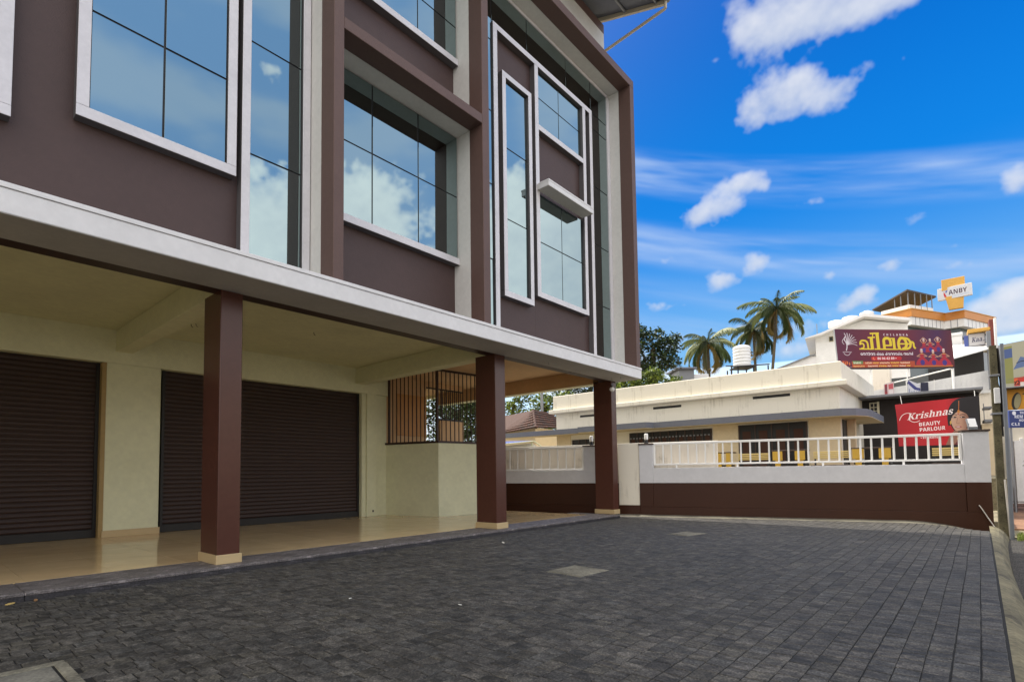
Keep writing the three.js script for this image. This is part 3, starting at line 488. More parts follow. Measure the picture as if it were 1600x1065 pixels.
const lamp = (label, s) => {
  const x = WA[0] + .2868 * s + .958 * .1, z = WA[1] + .958 * s - .2868 * .1, t = thing('wall_lamp', label, 'lamp', [x, 1.966, z], 0, 'lamps on the boundary wall');
  part('base', [new THREE.CylinderGeometry(.055, .06, .03, 16).translate(0, .015, 0), new THREE.CylinderGeometry(.036, .045, .07, 16).translate(0, .065, 0)], M.black, t);
  part('shade', new THREE.LatheGeometry([[0, .10], [.045, .10], [.052, .13], [.052, .25], [.04, .275], [0, .28]].map(([a, b]) => new THREE.Vector2(a, b)), 18), M.lampGlass, t);
};
lamp('small white cylinder lamp on the wall pillar left of the far column', -.8);
lamp('small white cylinder lamp on the wall pillar right of the far column', .75);
{
  const t = thing('flood_light', 'white framed flood light on the last pillar by the street', 'lamp', [15.93, 2.036, 6.38], -Math.PI / 2 + .5);
  part('bracket', [bx(-.07, .07, 0, .03, -.05, .05, .003), bx(-.08, -.07, 0, .14, -.02, .02, .002), bx(.07, .08, 0, .14, -.02, .02, .002)], M.steel, t);
  const h = part('housing', (() => { const g = bx(-.085, .085, -.1, .12, -.05, 0, .006); g.rotateX(-.35); g.translate(0, .14, 0); return g; })(), M.steel, t);
  part('lens', (() => { const g = bx(-.075, .075, -.09, .11, .001, .006, .002); g.rotateX(-.35); g.translate(0, .14, 0); return g; })(), mat(.86, .86, .86, { roughness: .2 }), h);
}

// ================================================================ THE NEIGHBOUR'S HOUSE
{
  const t = thing('neighbour_house', 'single storey cream house with a long parapet and grey sun shade behind the wall', 'house');
  const xh = 22.17;
  part('wall', [bx(xh, 30, 0, 2.99, -9.15, 2.92, 0), bx(xh, 30, 2.99, 4.1, -9.15, 2.92, .01)], M.weather, t);
  for (const [a, b] of [[-9.1, -8.3], [-1.46, -.5], [1.93, 2.915]]) part('wall_face', bx(xh - .03, xh - .002, .9, 2.985, a, b, 0), M.sand, t);
  part('parapet', bx(xh - .12, 30, 4.28, 4.97, -9.25, 3.02, .02), M.weather, t);
  part('cornice', bx(xh - .30, 30, 4.10, 4.28, -9.4, 3.2, .02), M.weather, t);
  { const o = [[xh, -12.2], [xh, 2.92], [26, 2.92], [26, 3.75], [xh + .6, 3.75], [xh, 3.68], [xh - .5, 3.45], [xh - .8, 3.1], [xh - .85, 2.6], [xh - .85, -3.6], [xh - 1.25, -3.75], [xh - 1.25, -7.1], [xh - .85, -7.2], [xh - .85, -12.2]]; part('sun_shade', prism(o, 3.0, 3.24), M.slate, t); part('sun_shade_soffit', prism(o.map(([x, z]) => [x + .02, z]), 2.985, 2.998), M.sand, t); }
  for (const [z0, z1, y] of [[-7.75, -6.95, 3.9], [-4.0, -2.75, 3.96], [.08, 1.37, 4.0]]) part('vent_slot', bx(xh - .012, xh + .05, y - .08, y + .02, z0, z1, .002), M.black, t);
  const win = (z0, z1, y0, y1, n) => { const w = part('window', [bx(xh - .045, xh - .031, y0, y1, z0, z1, .002)], M.black, t); for (let i = 0; i <= n; i++) { const z = lerp(z0 + .03, z1 - .03, i / n); part('window_bar', bx(xh - .075, xh - .046, y0, y1, z - .02, z + .02, .003), M.darkwood, w); } part('curtain', merge([...Array(n).keys()].map((i) => { const a = lerp(z0, z1, (i + .25) / n), c = lerp(z0, z1, (i + .75) / n); return bx(xh - .058, xh - .047, y0, y1 - .25, a, c, .001); })), mat(.06, .026, .016, { roughness: .9 }), w); };
  win(-8.2, -7.0, .9, 2.75, 3); win(-5.15, -1.5, .9, 2.9, 10); win(-.48, 1.9, .9, 2.94, 4);
  part('louvre', merge([...Array(24).keys()].map((i) => bx(xh - .1, xh - .078, 2.62, 2.68, -5.1 + i * .15, -5.02 + i * .15, .002))), M.steel, t);
  part('side_doorway', bx(xh + .25, xh + .95, .9, 2.95, 2.921, 2.95, .002), M.black, t);
  part('side_column', bx(xh + 1.0, xh + 1.25, .9, 2.98, 2.95, 3.2, .01), M.sand, t);
  part('verandah_floor', bx(20.3, 22.165, 0.02, .9, -9, 7.0, .01), M.conc, t); part('verandah_floor', bx(22.17, 30, .02, .9, 2.925, 7.0, .01), M.conc, t);
  rebase(t, 25, 0, -3);
}
{ // cafe furniture on the verandah
  const bench = (label, x, z, w) => { const t = thing('slatted_bench', label, 'bench', [x, .9, z], -Math.PI / 2, 'slatted benches on the verandah'); for (let i = 0; i < 4; i++) part('back_slat', bx(-w / 2, w / 2, .66 + i * .062, .705 + i * .062, -.03, .0, .004), mat(.62, .47, .17, { roughness: .5 }), t); part('seat', bx(-w / 2, w / 2, .40, .44, 0, .42, .006), M.darkwood, t); for (const s of [-1, 1]) for (const z of [.0, .36]) part('leg', bx(s * (w / 2 - .05) - .025, s * (w / 2 - .05) + .025, 0, z ? .40 : .65, z - .03, z + .02, .004), M.black, t); };
  bench('yellow slatted bench nearest to the old wall on the verandah', 20.75, .44, 1.05); bench('yellow slatted bench in the middle of the verandah below the corner of the house', 20.75, 2.85, 1.05); bench('yellow slatted bench under the red banner by the street', 20.75, 5.8, .75);
  const tables = [[-.5, .45, 'yellow sided table leftmost on the verandah beside the old wall'], [1.65, .95, 'yellow sided table in front of the dark curtained window'], [3.97, .95, 'yellow sided table beside the red banner']];
  for (const [z, w, label] of tables) { const t = thing('cafe_table', label, 'table', [20.7, .9, z], -Math.PI / 2, 'tables on the verandah'); part('top', bx(-w / 2 - .05, w / 2 + .05, .93, .97, -.3, .3, .005), M.darkwood, t); for (const s of [-1, 1]) { part('side_panel', bx(s * w * .36 - w * .16, s * w * .36 + w * .16, .62, .929, .27, .30, .004), M.yellow, t); part('leg', bx(s * w * .36 - .08, s * w * .36 + .08, 0, .619, .18, .28, .005), M.yellow, t); } part('shelf', bx(-w / 2, w / 2, .44, .50, -.25, .25, .005), M.black, t); }
}

{ // unseen block out of view on the left, darkening left faces of columns and reveals
  const t = thing('unseen_left_block', 'unseen grey three storey block out of view on the left, darkening the left faces of the columns', 'building', [-10, 0, -2]);
  part('wall', bx(-5, 0, 0, 10, -10, 2, .02), mat(.34, .32, .29, { m: T_conc, k: 3, roughness: .9 }), t);
  for (let f = 0; f < 3; f++) for (let i = 0; i < 2; i++) { const w = part('window', bx(.001, .06, 1.2 + f * 3.4, 2.7 + f * 3.4, -8.6 + i * 4.2, -7 + i * 4.2, .01), M.alu, t); part('pane', bx(.061, .07, 1.3 + f * 3.4, 2.6 + f * 3.4, -8.5 + i * 4.2, -7.1 + i * 4.2, .003), M.black, w); }
}

{ // added shop row behind the camera, to bounce sunlight into the porch
  const row = [[-26, -14, 5.2, [.80, .74, .62]], [-13.5, -4, 6.0, [.84, .80, .72]], [-3.5, 8, 5.4, [.80, .76, .66]], [8.5, 18, 5.8, [.82, .76, .64]]];
  const words = ['leftmost added cream shop across the street, beyond the left of the yard', 'added pale shop across the street, second from the left', 'added cream shop across the street, straight across from the porch', 'added sandy shop across the street, opposite the end of the boundary wall'];
  row.forEach(([x0, x1, h, c], i) => { const t = thing('added_opposite_shop', words[i], 'shop', [(x0 + x1) / 2, -.26, 18]), w = (x1 - x0) / 2; part('wall', bx(-w, w, 0, h, 0, 8, .02), mat(c[0], c[1], c[2], { m: T_plaster, k: 3, roughness: .85 }), t); part('parapet', bx(-w - .1, w + .1, h + .001, h + .5, -.2, 8, .02), M.white, t); for (let k = 0; k < 3; k++) { const x = -w + (k + .5) * w * 2 / 3; part('door', bx(x - .8, x + .8, 0, 2.4, -.06, -.001, .01), M.darkwood, t); } });
}

// ================================================================ SIGNS: drawn prints
function canvasTex(w, h, draw) { const c = document.createElement('canvas'); c.width = w; c.height = h; const x = c.getContext('2d'); draw(x, w, h); const t = new THREE.CanvasTexture(c); t.colorSpace = THREE.SRGBColorSpace; t.anisotropy = 8; return t; }
function printed(tex, o = {}) { return new THREE.MeshPhysicalMaterial({ map: tex, roughness: .55, ...o }); }
function panelGeo(pts, z = 0) { // quad with uv 0..1: tl, tr, br, bl
  const g = new THREE.BufferGeometry(), [a, b, c, d] = pts; g.setAttribute('position', new THREE.Float32BufferAttribute([...d, z, ...c, z, ...b, z, ...d, z, ...b, z, ...a, z], 3)); g.setAttribute('uv', new THREE.Float32BufferAttribute([0, 0, 1, 0, 1, 1, 0, 0, 1, 1, 0, 1], 2)); g.computeVertexNormals(); return g;
}
const glyphs = (x, x0, y0, s, n, seed, col, lw) => { // rounded letter forms of the regional script, too small to read
  const r = rng(seed); x.strokeStyle = col; x.lineWidth = lw; x.lineCap = 'round'; let px = x0;
  for (let i = 0; i < n; i++) { const k = Math.floor(r() * 5); x.beginPath(); if (k === 0) { x.arc(px + s * .3, y0 - s * .35, s * .3, 2.4, 7.6); x.moveTo(px + s * .6, y0 - s * .6); x.lineTo(px + s * .6, y0); } else if (k === 1) { x.arc(px + s * .3, y0 - s * .3, s * .28, 3.1, 9); x.lineTo(px + s * .7, y0); } else if (k === 2) { x.moveTo(px + s * .1, y0); x.lineTo(px + s * .1, y0 - s * .5); x.arc(px + s * .38, y0 - s * .45, s * .26, 3.1, 6.3); x.lineTo(px + s * .64, y0); } else if (k === 3) { x.arc(px + s * .25, y0 - s * .25, s * .22, 0, 6.28); x.moveTo(px + s * .5, y0 - s * .9); x.lineTo(px + s * .5, y0); } else { x.moveTo(px, y0 - s * .5); x.arc(px + s * .3, y0 - s * .5, s * .28, 3.1, 6.8); x.arc(px + s * .35, y0 - s * .2, s * .22, 5, 9); } x.stroke(); px += s * .82; }
  return px;
};
const chilanka = canvasTex(1472, 504, (x, w, h) => {
  const g = x.createLinearGradient(0, 0, w, h * .6); g.addColorStop(0, '#4a0f33'); g.addColorStop(.25, '#5c0d2a'); g.addColorStop(.6, '#64102a'); g.addColorStop(.85, '#3f0f45'); g.addColorStop(1, '#5a0a1a'); x.fillStyle = g; x.fillRect(0, 0, w, h);
  // winged emblem
  x.strokeStyle = '#c9c4ca'; x.lineCap = 'round';
  for (let i = 0; i < 8; i++) { x.lineWidth = 9 - i * .4; x.beginPath(); const a = -1.75 + i * .27; x.moveTo(135, 200); x.quadraticCurveTo(140 + 70 * Math.cos(a) + 12, 170 + 80 * Math.sin(a) - 10, 140 + 125 * Math.cos(a), 185 + 135 * Math.sin(a)); x.stroke(); }
  x.lineWidth = 12; x.beginPath(); x.moveTo(120, 265); x.quadraticCurveTo(150, 200, 118, 150); x.quadraticCurveTo(95, 120, 125, 95); x.stroke(); x.lineWidth = 6; x.beginPath(); x.moveTo(100, 190); x.quadraticCurveTo(60, 150, 105, 120); x.stroke(); x.beginPath(); x.arc(125, 285, 42, .3, 2.8); x.stroke(); glyphs(x, 72, 292, 14, 10, 3, '#b9b4ba', 3);
  // the big yellow word
  x.strokeStyle = '#d8c02a'; x.lineJoin = 'round'; x.lineCap = 'butt'; const S = (lw, ...p) => { x.lineWidth = lw; x.beginPath(); x.moveTo(...p[0]); for (const q of p.slice(1)) q.length === 2 ? x.lineTo(...q) : q.length === 4 ? x.quadraticCurveTo(...q) : x.bezierCurveTo(...q); x.stroke(); };
  S(16, [285, 246], [470, 246]); S(22, [305, 195], [300, 140, 345, 140], [400, 138, 400, 190], [400, 246]); S(18, [300, 188], [345, 160, 350, 205], [345, 246, 310, 236]);
  S(38, [452, 250], [452, 95]); S(18, [408, 104], [500, 98]); S(20, [440, 52], [556, 46]); S(40, [532, 250], [532, 50]); S(16, [478, 246], [600, 246]); S(12, [470, 98], [478, 52]);
  S(34, [606, 250], [606, 150], [606, 108, 650, 108], [690, 108, 690, 160], [690, 200]); S(20, [606, 200], [700, 200]); S(34, [732, 250], [732, 120]); S(16, [690, 112], [750, 112]); S(16, [590, 246], [780, 246]);
  S(34, [800, 250], [770, 160, 820, 108], [880, 90, 890, 180], [880, 246, 830, 240]); S(28, [858, 108], [940, 100, 940, 180], [940, 236, 890, 240]); S(18, [790, 178], [960, 178]); S(24, [930, 160], [985, 140, 980, 190], [975, 220, 1000, 240]); S(16, [800, 248], [900, 248]);
  x.fillStyle = '#d9d2d6'; x.font = 'bold 36px sans-serif'; x.textAlign = 'center'; let sx = 620; for (const ch of 'CHILANKA') { x.fillText(ch, sx, 78); sx += 41; }
  let e = glyphs(x, 296, 322, 38, 6, 12, '#d8d4da', 7); e = glyphs(x, e + 16, 322, 38, 3, 22, '#d8d4da', 7); e = glyphs(x, e + 16, 322, 38, 7, 17, '#d8d4da', 7); glyphs(x, e + 16, 322, 38, 4, 19, '#d8d4da', 7);
  x.fillStyle = '#b3151c'; x.beginPath(); x.roundRect(420, 340, 390, 52, 26); x.fill(); x.fillStyle = '#e9dfe0'; x.font = 'bold 42px sans-serif'; x.textAlign = 'left'; x.fillText('86 06 42 89 \u2022', 500, 381); x.strokeStyle = '#ef8a6a'; x.lineWidth = 8; x.beginPath(); x.arc(458, 366, 13, .6, 4.6); x.stroke();
  x.fillStyle = '#a8401c'; x.fillRect(170, 404, 800, 80); x.fillStyle = '#b5601f'; x.fillRect(960, 462, 490, 24); x.fillStyle = '#5f7a45'; x.fillRect(182, 396, 132, 42); glyphs(x, 192, 430, 24, 5, 41, '#e9e4d0', 5); glyphs(x, 186, 474, 22, 8, 43, '#e6c27a', 4);
  e = 340; for (const [n, s] of [[5, 1], [4, 2], [7, 3], [6, 4], [7, 5]]) e = glyphs(x, e, 432, 22, n, 60 + s, s % 2 ? '#f0e0c0' : '#efd060', 4) + 12; e = 370; for (const [n, s] of [[8, 1], [6, 2], [3, 3], [5, 4], [5, 5], [3, 6]]) e = glyphs(x, e, 472, 20, n, 80 + s, s % 2 ? '#f0e0c0' : '#efd060', 4) + 10;
  x.fillStyle = '#8a2a20'; x.fillRect(50, 396, 60, 56); x.fillStyle = '#c06a30'; for (let i = 0; i < 4; i++) x.fillRect(56 + i * 26, 404 + (i % 2) * 12, 14, 36); x.fillStyle = '#1a0a12'; x.fillRect(0, 484, w, 20); x.fillStyle = '#8a8288'; x.fillRect(50, 474, 120, 7);
  // six dancers
  const dancer = (cx, cy, s, up, skirt) => { x.strokeStyle = '#b98a72'; x.lineWidth = 9 * s; x.beginPath(); if (up) { x.moveTo(cx - 18 * s, cy + 40 * s); x.lineTo(cx - 46 * s, cy + 5 * s); x.lineTo(cx - 4 * s, cy - 34 * s); x.moveTo(cx + 18 * s, cy + 40 * s); x.lineTo(cx + 46 * s, cy + 5 * s); x.lineTo(cx + 4 * s, cy - 34 * s); } else { x.moveTo(cx - 20 * s, cy + 42 * s); x.lineTo(cx - 58 * s, cy + 66 * s); x.lineTo(cx - 8 * s, cy + 72 * s); x.moveTo(cx + 20 * s, cy + 42 * s); x.lineTo(cx + 58 * s, cy + 66 * s); x.lineTo(cx + 8 * s, cy + 72 * s); } x.stroke(); x.fillStyle = '#c7a394'; x.beginPath(); x.ellipse(cx, cy + 8 * s, 15 * s, 19 * s, 0, 0, 6.3); x.fill(); x.fillStyle = '#cfc4c6'; x.beginPath(); x.arc(cx, cy - 8 * s, 15 * s, 3.1, 6.4); x.fill(); x.fillStyle = '#a3122c'; x.fillRect(cx - 20 * s, cy + 30 * s, 40 * s, 50 * s); x.fillStyle = '#d8b04a'; x.fillRect(cx - 16 * s, cy + 34 * s, 32 * s, 6 * s); x.fillStyle = skirt; x.beginPath(); x.moveTo(cx - 20 * s, cy + 78 * s); x.quadraticCurveTo(cx - 80 * s, cy + 130 * s, cx - 74 * s, cy + 170 * s); x.lineTo(cx + 74 * s, cy + 170 * s); x.quadraticCurveTo(cx + 80 * s, cy + 130 * s, cx + 20 * s, cy + 78 * s); x.fill(); x.fillStyle = '#3b2378'; x.beginPath(); x.ellipse(cx, cy + 140 * s, 26 * s, 32 * s, 0, 0, 6.3); x.fill(); };
  dancer(1110, 130, .95, true, '#8e1236'); dancer(1290, 120, .95, true, '#8e1236'); dancer(1190, 130, .9, false, '#9a1030'); dancer(1070, 270, 1.1, false, '#a5142e'); dancer(1215, 282, 1.05, false, '#a5142e'); dancer(1350, 270, 1.15, false, '#a5142e');
});
{
  const u = .025, t = thing('billboard', 'wide maroon dance school billboard with a yellow word and costumed dancers', 'billboard', [26.08, 5.85, 4.19], FACE);
  const q = [[-92.4, 32.5], [89.5, 29], [92.6, -31], [-88, -31]].map(([a, b]) => [a * u, b * u]);
  part('backing', plate([q[3], q[2], q[1], q[0]], -.08, -.004), M.steel, t); part('print', panelGeo(q, 0), printed(chilanka), t);
  for (const px of [-38, 22, 91]) part('post', rod([px * u, -.78 - (px > 80 ? .95 : .1), -.05], [px * u, -.7, -.05], .035, 8), M.railWhite, t);
}
const krishnas = canvasTex(1024, 640, (x, w, h) => {
  const g = x.createLinearGradient(0, 0, w, 0); g.addColorStop(0, '#a8101c'); g.addColorStop(.6, '#c0101c'); g.addColorStop(.78, '#8e0b14'); x.fillStyle = g; x.fillRect(0, 0, w, h);
  // portrait on the right, in printed tones
  const el = (f, cx, cy, rx, ry, a = 0) => { x.fillStyle = f; x.beginPath(); x.ellipse(cx, cy, rx, ry, a, 0, 6.3); x.fill(); };
  x.fillStyle = '#120709'; x.beginPath(); x.moveTo(650, 210); x.quadraticCurveTo(690, 20, 860, 0); x.lineTo(1024, 0); x.lineTo(1024, 640); x.lineTo(800, 640); x.lineTo(760, 480); x.quadraticCurveTo(640, 400, 650, 210); x.fill();
  x.fillStyle = '#8d6450'; x.beginPath(); x.moveTo(600, 640); x.lineTo(660, 500); x.lineTo(740, 420); x.lineTo(880, 420); x.lineTo(960, 520); x.lineTo(980, 640); x.fill();
  const fg = x.createLinearGradient(660, 0, 920, 0); fg.addColorStop(0, '#c7a28a'); fg.addColorStop(.55, '#b78d74'); fg.addColorStop(1, '#6b4536'); x.fillStyle = fg; x.beginPath(); x.moveTo(672, 230); x.bezierCurveTo(680, 130, 760, 120, 850, 150); x.bezierCurveTo(920, 190, 915, 320, 870, 400); x.bezierCurveTo(830, 470, 770, 470, 730, 440); x.bezierCurveTo(690, 410, 664, 320, 672, 230); x.fill();
  x.fillStyle = '#120709'; x.beginPath(); x.moveTo(640, 380); x.bezierCurveTo(600, 200, 660, 20, 820, 0); x.lineTo(1000, 20); x.lineTo(980, 480); x.lineTo(900, 420); x.bezierCurveTo(905, 330, 905, 270, 870, 228); x.quadraticCurveTo(820, 190, 780, 178); x.quadraticCurveTo(715, 205, 690, 250); x.quadraticCurveTo(664, 300, 668, 360); x.fill();
  for (const [ex, ey, w] of [[716, 262, 30], [820, 268, 34]]) { el('#2a1712', ex, ey, w, 10, .05); el('#d9cdc4', ex - w * .45, ey, w * .26, 6); x.strokeStyle = '#24120e'; x.lineWidth = 8; x.beginPath(); x.moveTo(ex - w * 1.1, ey - 28); x.quadraticCurveTo(ex, ey - 48, ex + w * 1.1, ey - 26); x.stroke(); }
  x.strokeStyle = '#8a604d'; x.lineWidth = 6; x.beginPath(); x.moveTo(760, 270); x.quadraticCurveTo(748, 320, 744, 342); x.quadraticCurveTo(760, 356, 782, 344); x.stroke(); el('#93363a', 766, 396, 40, 13, .05); el('#e6dad2', 764, 394, 28, 5, .05);
  x.strokeStyle = '#b5662e'; x.lineWidth = 9; x.beginPath(); x.moveTo(782, 40); x.lineTo(774, 160); x.stroke(); el('#c07a30', 772, 186, 15, 24); el('#a8202a', 766, 222, 8, 8); el('#c9a24a', 668, 330, 11, 26); el('#c9a24a', 905, 350, 11, 26);
  x.fillStyle = '#5e1418'; x.beginPath(); x.moveTo(700, 640); x.lineTo(800, 520); x.lineTo(1000, 480); x.lineTo(1024, 640); x.fill(); x.fillStyle = '#c2a75a'; for (let i = 0; i < 70; i++) x.fillRect(760 + (i * 53) % 250, 500 + (i * 37) % 140, 9, 4); x.strokeStyle = '#c9a86a'; x.lineWidth = 12; x.beginPath(); x.moveTo(740, 560); x.quadraticCurveTo(800, 500, 900, 480); x.stroke();
  x.fillStyle = '#efe3e0'; x.textAlign = 'left'; x.save(); x.transform(1, -.06, -.28, 1, 120, 250); x.font = 'bold 128px serif'; x.fillText('Krishnas', 0, 0); x.restore(); x.strokeStyle = '#efe3e0'; x.lineWidth = 8; x.beginPath(); x.moveTo(30, 250); x.quadraticCurveTo(60, 130, 170, 150); x.moveTo(140, 240); x.quadraticCurveTo(200, 320, 280, 270); x.stroke();
  x.font = 'bold 74px sans-serif'; x.save(); x.translate(262, 355); x.rotate(-.03); x.fillText('BEAUTY', 0, 0); x.fillText('PARLOUR', 0, 78); x.restore(); x.font = 'bold 40px sans-serif'; x.fillText('\u2022 9198920748', 270, 540);
});
{
  const u = .02, t = thing('shop_banner', 'red beauty parlour banner with white lettering and a portrait hung behind the railing', 'banner', [21.87, 2.61, 5.55], FACE);
  const nx = 20, ny = 6, P = [], U = [], at = (i, j) => { const a = i / nx, b = j / ny, x = lerp(lerp(-66, 66, a), lerp(-62, 66, a), b), yt = lerp(29, 42, a), yb = lerp(-36, -34, a); return [x * u, lerp(yt, yb, b) * u, .05 * Math.sin(a * 5 + b * 2) * Math.sin(a * 3.1) + .02 * Math.sin(b * 5 + a * 9)]; };
  for (let i = 0; i < nx; i++) for (let j = 0; j < ny; j++) for (const [a, b] of [[0, 1], [1, 1], [1, 0], [0, 1], [1, 0], [0, 0]]) { P.push(...at(i + a, j + b)); U.push((i + a) / nx, 1 - (j + b) / ny); }
  const g = new THREE.BufferGeometry(); g.setAttribute('position', new THREE.Float32BufferAttribute(P, 3)); g.setAttribute('uv', new THREE.Float32BufferAttribute(U, 2)); g.computeVertexNormals();
  part('print', g, printed(krishnas, { roughness: .6 }), t);
  part('hanging_rope', [rod([-55 * u, .6, 0], [-55 * u, .86, -.05], .008, 5), rod([60 * u, .82, 0], [62 * u, 1.0, -.05], .008, 5)], M.railWhite, t);
}

// ================================================================ BUILDINGS TO THE RIGHT
{ // flat-roofed dark shop behind the banner
  const u = .025, t = thing('shop_annex', 'dark flat roofed shop annex behind the red banner', 'shop', [26.72, 3.47, 4.71], THREE.MathUtils.degToRad(-86.3)); t.scale.x = .784;
  part('wall', bx(-100 * u, 96 * u, -3.4, 22 * u, -4, -.5, 0), mat(.035, .03, .028, { roughness: .9, m: T_plaster, k: 2 }), t);
  part('flat_roof', bx(-98 * u, 99 * u, 22.5 * u, 26.5 * u, -4.2, .4, .01), M.steel, t);
  const w = part('window', bx(-76 * u, -63 * u, -2 * u, 18 * u, -.499, -.47, .004), M.black, t);
  part('frame', [bx(-77 * u, -75.4 * u, -2 * u, 18 * u, -.469, -.42, .003), bx(-70.2 * u, -69 * u, -2 * u, 18 * u, -.469, -.43, .003), bx(-64 * u, -60 * u, -4 * u, 19 * u, -.469, -.40, .003), bx(-75.3 * u, -64.1 * u, 16.5 * u, 18 * u, -.468, -.42, .003), bx(-75.3 * u, -64.1 * u, 9.5 * u, 10.6 * u, -.468, -.43, .003), bx(-75.3 * u, -64.1 * u, 3.5 * u, 4.6 * u, -.468, -.43, .003), bx(-75.3 * u, -64.1 * u, -2.5 * u, -1 * u, -.468, -.42, .003)], mat(.62, .58, .42, { roughness: .6 }), w);
  part('shelf_rack', [bx(100 * u, 112 * u, -24 * u, -20 * u, -1, -.2, .006), bx(101 * u, 112 * u, -4 * u, -1 * u, -1, -.2, .006), bx(100 * u, 101 * u, -24 * u, 4 * u, -.3, -.2, .004)], M.steel, t);
  part('side_wall', bx(97 * u, 113 * u, -3.4, -26 * u, -2, -.4, .01), M.sand, t);
}
{ // metal-sheet terrace above it
  const u = .03, t = thing('sheet_terrace', 'white metal sheet terrace with a dark open storey and ribbed roof behind the billboard', 'building', [32.43, 5.13, 4.81], THREE.MathUtils.degToRad(-87.1)); t.scale.x = .775;
  const s = (x0, x1, y0, y1, z0, z1, c) => bx(x0 * u, x1 * u, y0 * u, y1 * u, z0, z1, c);
  part('block', [s(-90, 94, -160, -16, -6, -.4, .01), s(-52, 94, -16, 13, -6, -2.5, 0), s(-92, -62, -10, 60, -3, -.8, .01)], M.weatherGrey, t);
  const wl = part('sheet_wall', plate([[-90, -16], [94, -20], [94, 14], [2, 5], [-90, -2]].map(([a, b]) => [a * u, b * u]), -.3, -.26), M.sheet, t);
  part('sheet_rib', [...Array(24).keys()].map((i) => { const x = -86 + i * 7.6; return s(x, x + .8, -16, x > 2 ? 5 + (x - 2) * .09 : lerp(-2, 4, (x + 90) / 92), -.259, -.245, .002); }), M.sheet, wl);
  part('opening', s(2, 92, -4, 67, -2.5, -2.41, 0), M.black, t); part('opening', s(-88, 2, -1, 24, -2.4, -2.2, 0), mat(.10, .11, .115, { roughness: .8 }), t);
  part('rail', [rod([-54 * u, 8 * u, -.2], [42 * u, 22 * u, -.2], .035, 6), rod([-93 * u, -10 * u, -.2], [-93 * u, 24 * u, -.2], .03, 6), rod([-32 * u, 7 * u, -.2], [-32 * u, 23 * u, -.2], .03, 6), rod([-34 * u, -12 * u, -.2], [-34 * u, 10 * u, -.2], .03, 6), rod([38.5 * u, -14 * u, -.2], [38.5 * u, 22 * u, -.2], .045, 6), rod([10.5 * u, -14 * u, -.2], [10.5 * u, 7 * u, -.2], .015, 6)], M.railWhite, t);
  const rf = part('ribbed_roof', quadSlab([38 * u, 70 * u, -2.4], [94 * u, 68 * u, -2.4], [94 * u, 44 * u, .3], [36 * u, 34 * u, .3], .05), M.sheet, t);
  part('roof_rib', [...Array(9).keys()].map((i) => rod([(40 + i * 6.2) * u, (70.4 - i * .25) * u, -2.4], [(38 + i * 6.6) * u, (34.8 + i * 1.15) * u, .3], .018, 5)), M.sheet, rf);
  part('white_box', s(36, 61, 58, 86, -3.6, -2.6, .02), M.sheet, t); part('box_cap', s(35, 62, 86, 91, -3.7, -2.55, .02), M.sheet, t);
  part('corner_post', s(91, 97, -16, 70, -.1, .15, .01), M.steel, t); 
  part('red_column', s(98, 105, -10, 92, -1.2, -.6, .01), mat(.16, .03, .02, { roughness: .6 }), t);
  part('pale_pipe', s(104, 108, 6, 92, -.6, -.4, .02), M.sheet, t);
  const poster = canvasTex(128, 160, (x) => { x.fillStyle = '#c9b6b8'; x.fillRect(0, 0, 128, 160); x.fillStyle = '#8d2b35'; x.fillRect(10, 10, 34, 140); x.fillStyle = '#b5525c'; x.fillRect(60, 20, 60, 60); x.fillStyle = '#d8cfd0'; x.fillRect(64, 92, 54, 50); x.fillStyle = '#5c4a52'; x.fillRect(20, 40, 14, 60); });
  part('poster', panelGeo([[-72 * u, 7 * u], [-55 * u, 10 * u], [-55 * u, -14 * u], [-72 * u, -14 * u]], -.2), printed(poster), t);
  const cloth = canvasTex(160, 160, (x) => { x.fillStyle = '#c5c6cf'; x.fillRect(0, 0, 160, 160); x.fillStyle = '#3a3d78'; x.beginPath(); x.moveTo(0, 0); x.lineTo(160, 60); x.lineTo(160, 110); x.lineTo(0, 40); x.fill(); x.fillStyle = '#8a90a8'; for (let i = 0; i < 5; i++) x.fillRect(12 + i * 30, 90 + (i % 2) * 14, 16, 44); });
  part('hung_cloth', panelGeo([[-32 * u, 11 * u], [-12 * u, 1 * u], [-12 * u, -14 * u], [-32 * u, -14 * u]], -.19), printed(cloth), t);
  part('dark_door', s(-11, 1, -15, 4, -.255, -.22, .004), mat(.012, .014, .04, { roughness: .5 }), t);
  const sg = canvasTex(256, 160, (x) => { x.fillStyle = '#b9b8ba'; x.fillRect(0, 0, 256, 160); x.fillStyle = '#151a45'; x.font = 'bold 92px serif'; x.save(); x.transform(1, -.02, -.2, 1, 40, 112); x.fillText('Kaa.s', 0, 0); x.restore(); });
  part('shop_sign', panelGeo([[68 * u, 75 * u], [91 * u, 74 * u], [91 * u, 57 * u], [68 * u, 57 * u]], -.9), printed(sg), t); part('sign_board', s(67, 92, 56, 76, -1.1, -.91, .01), M.steel, t); part('blue_panel', s(60.5, 67, 57, 74, -1.0, -.92, .006), M.polyBlue, t); part('sign_header', s(66, 100, 76.5, 81, -1.4, -.6, .01), M.gold, t);
}
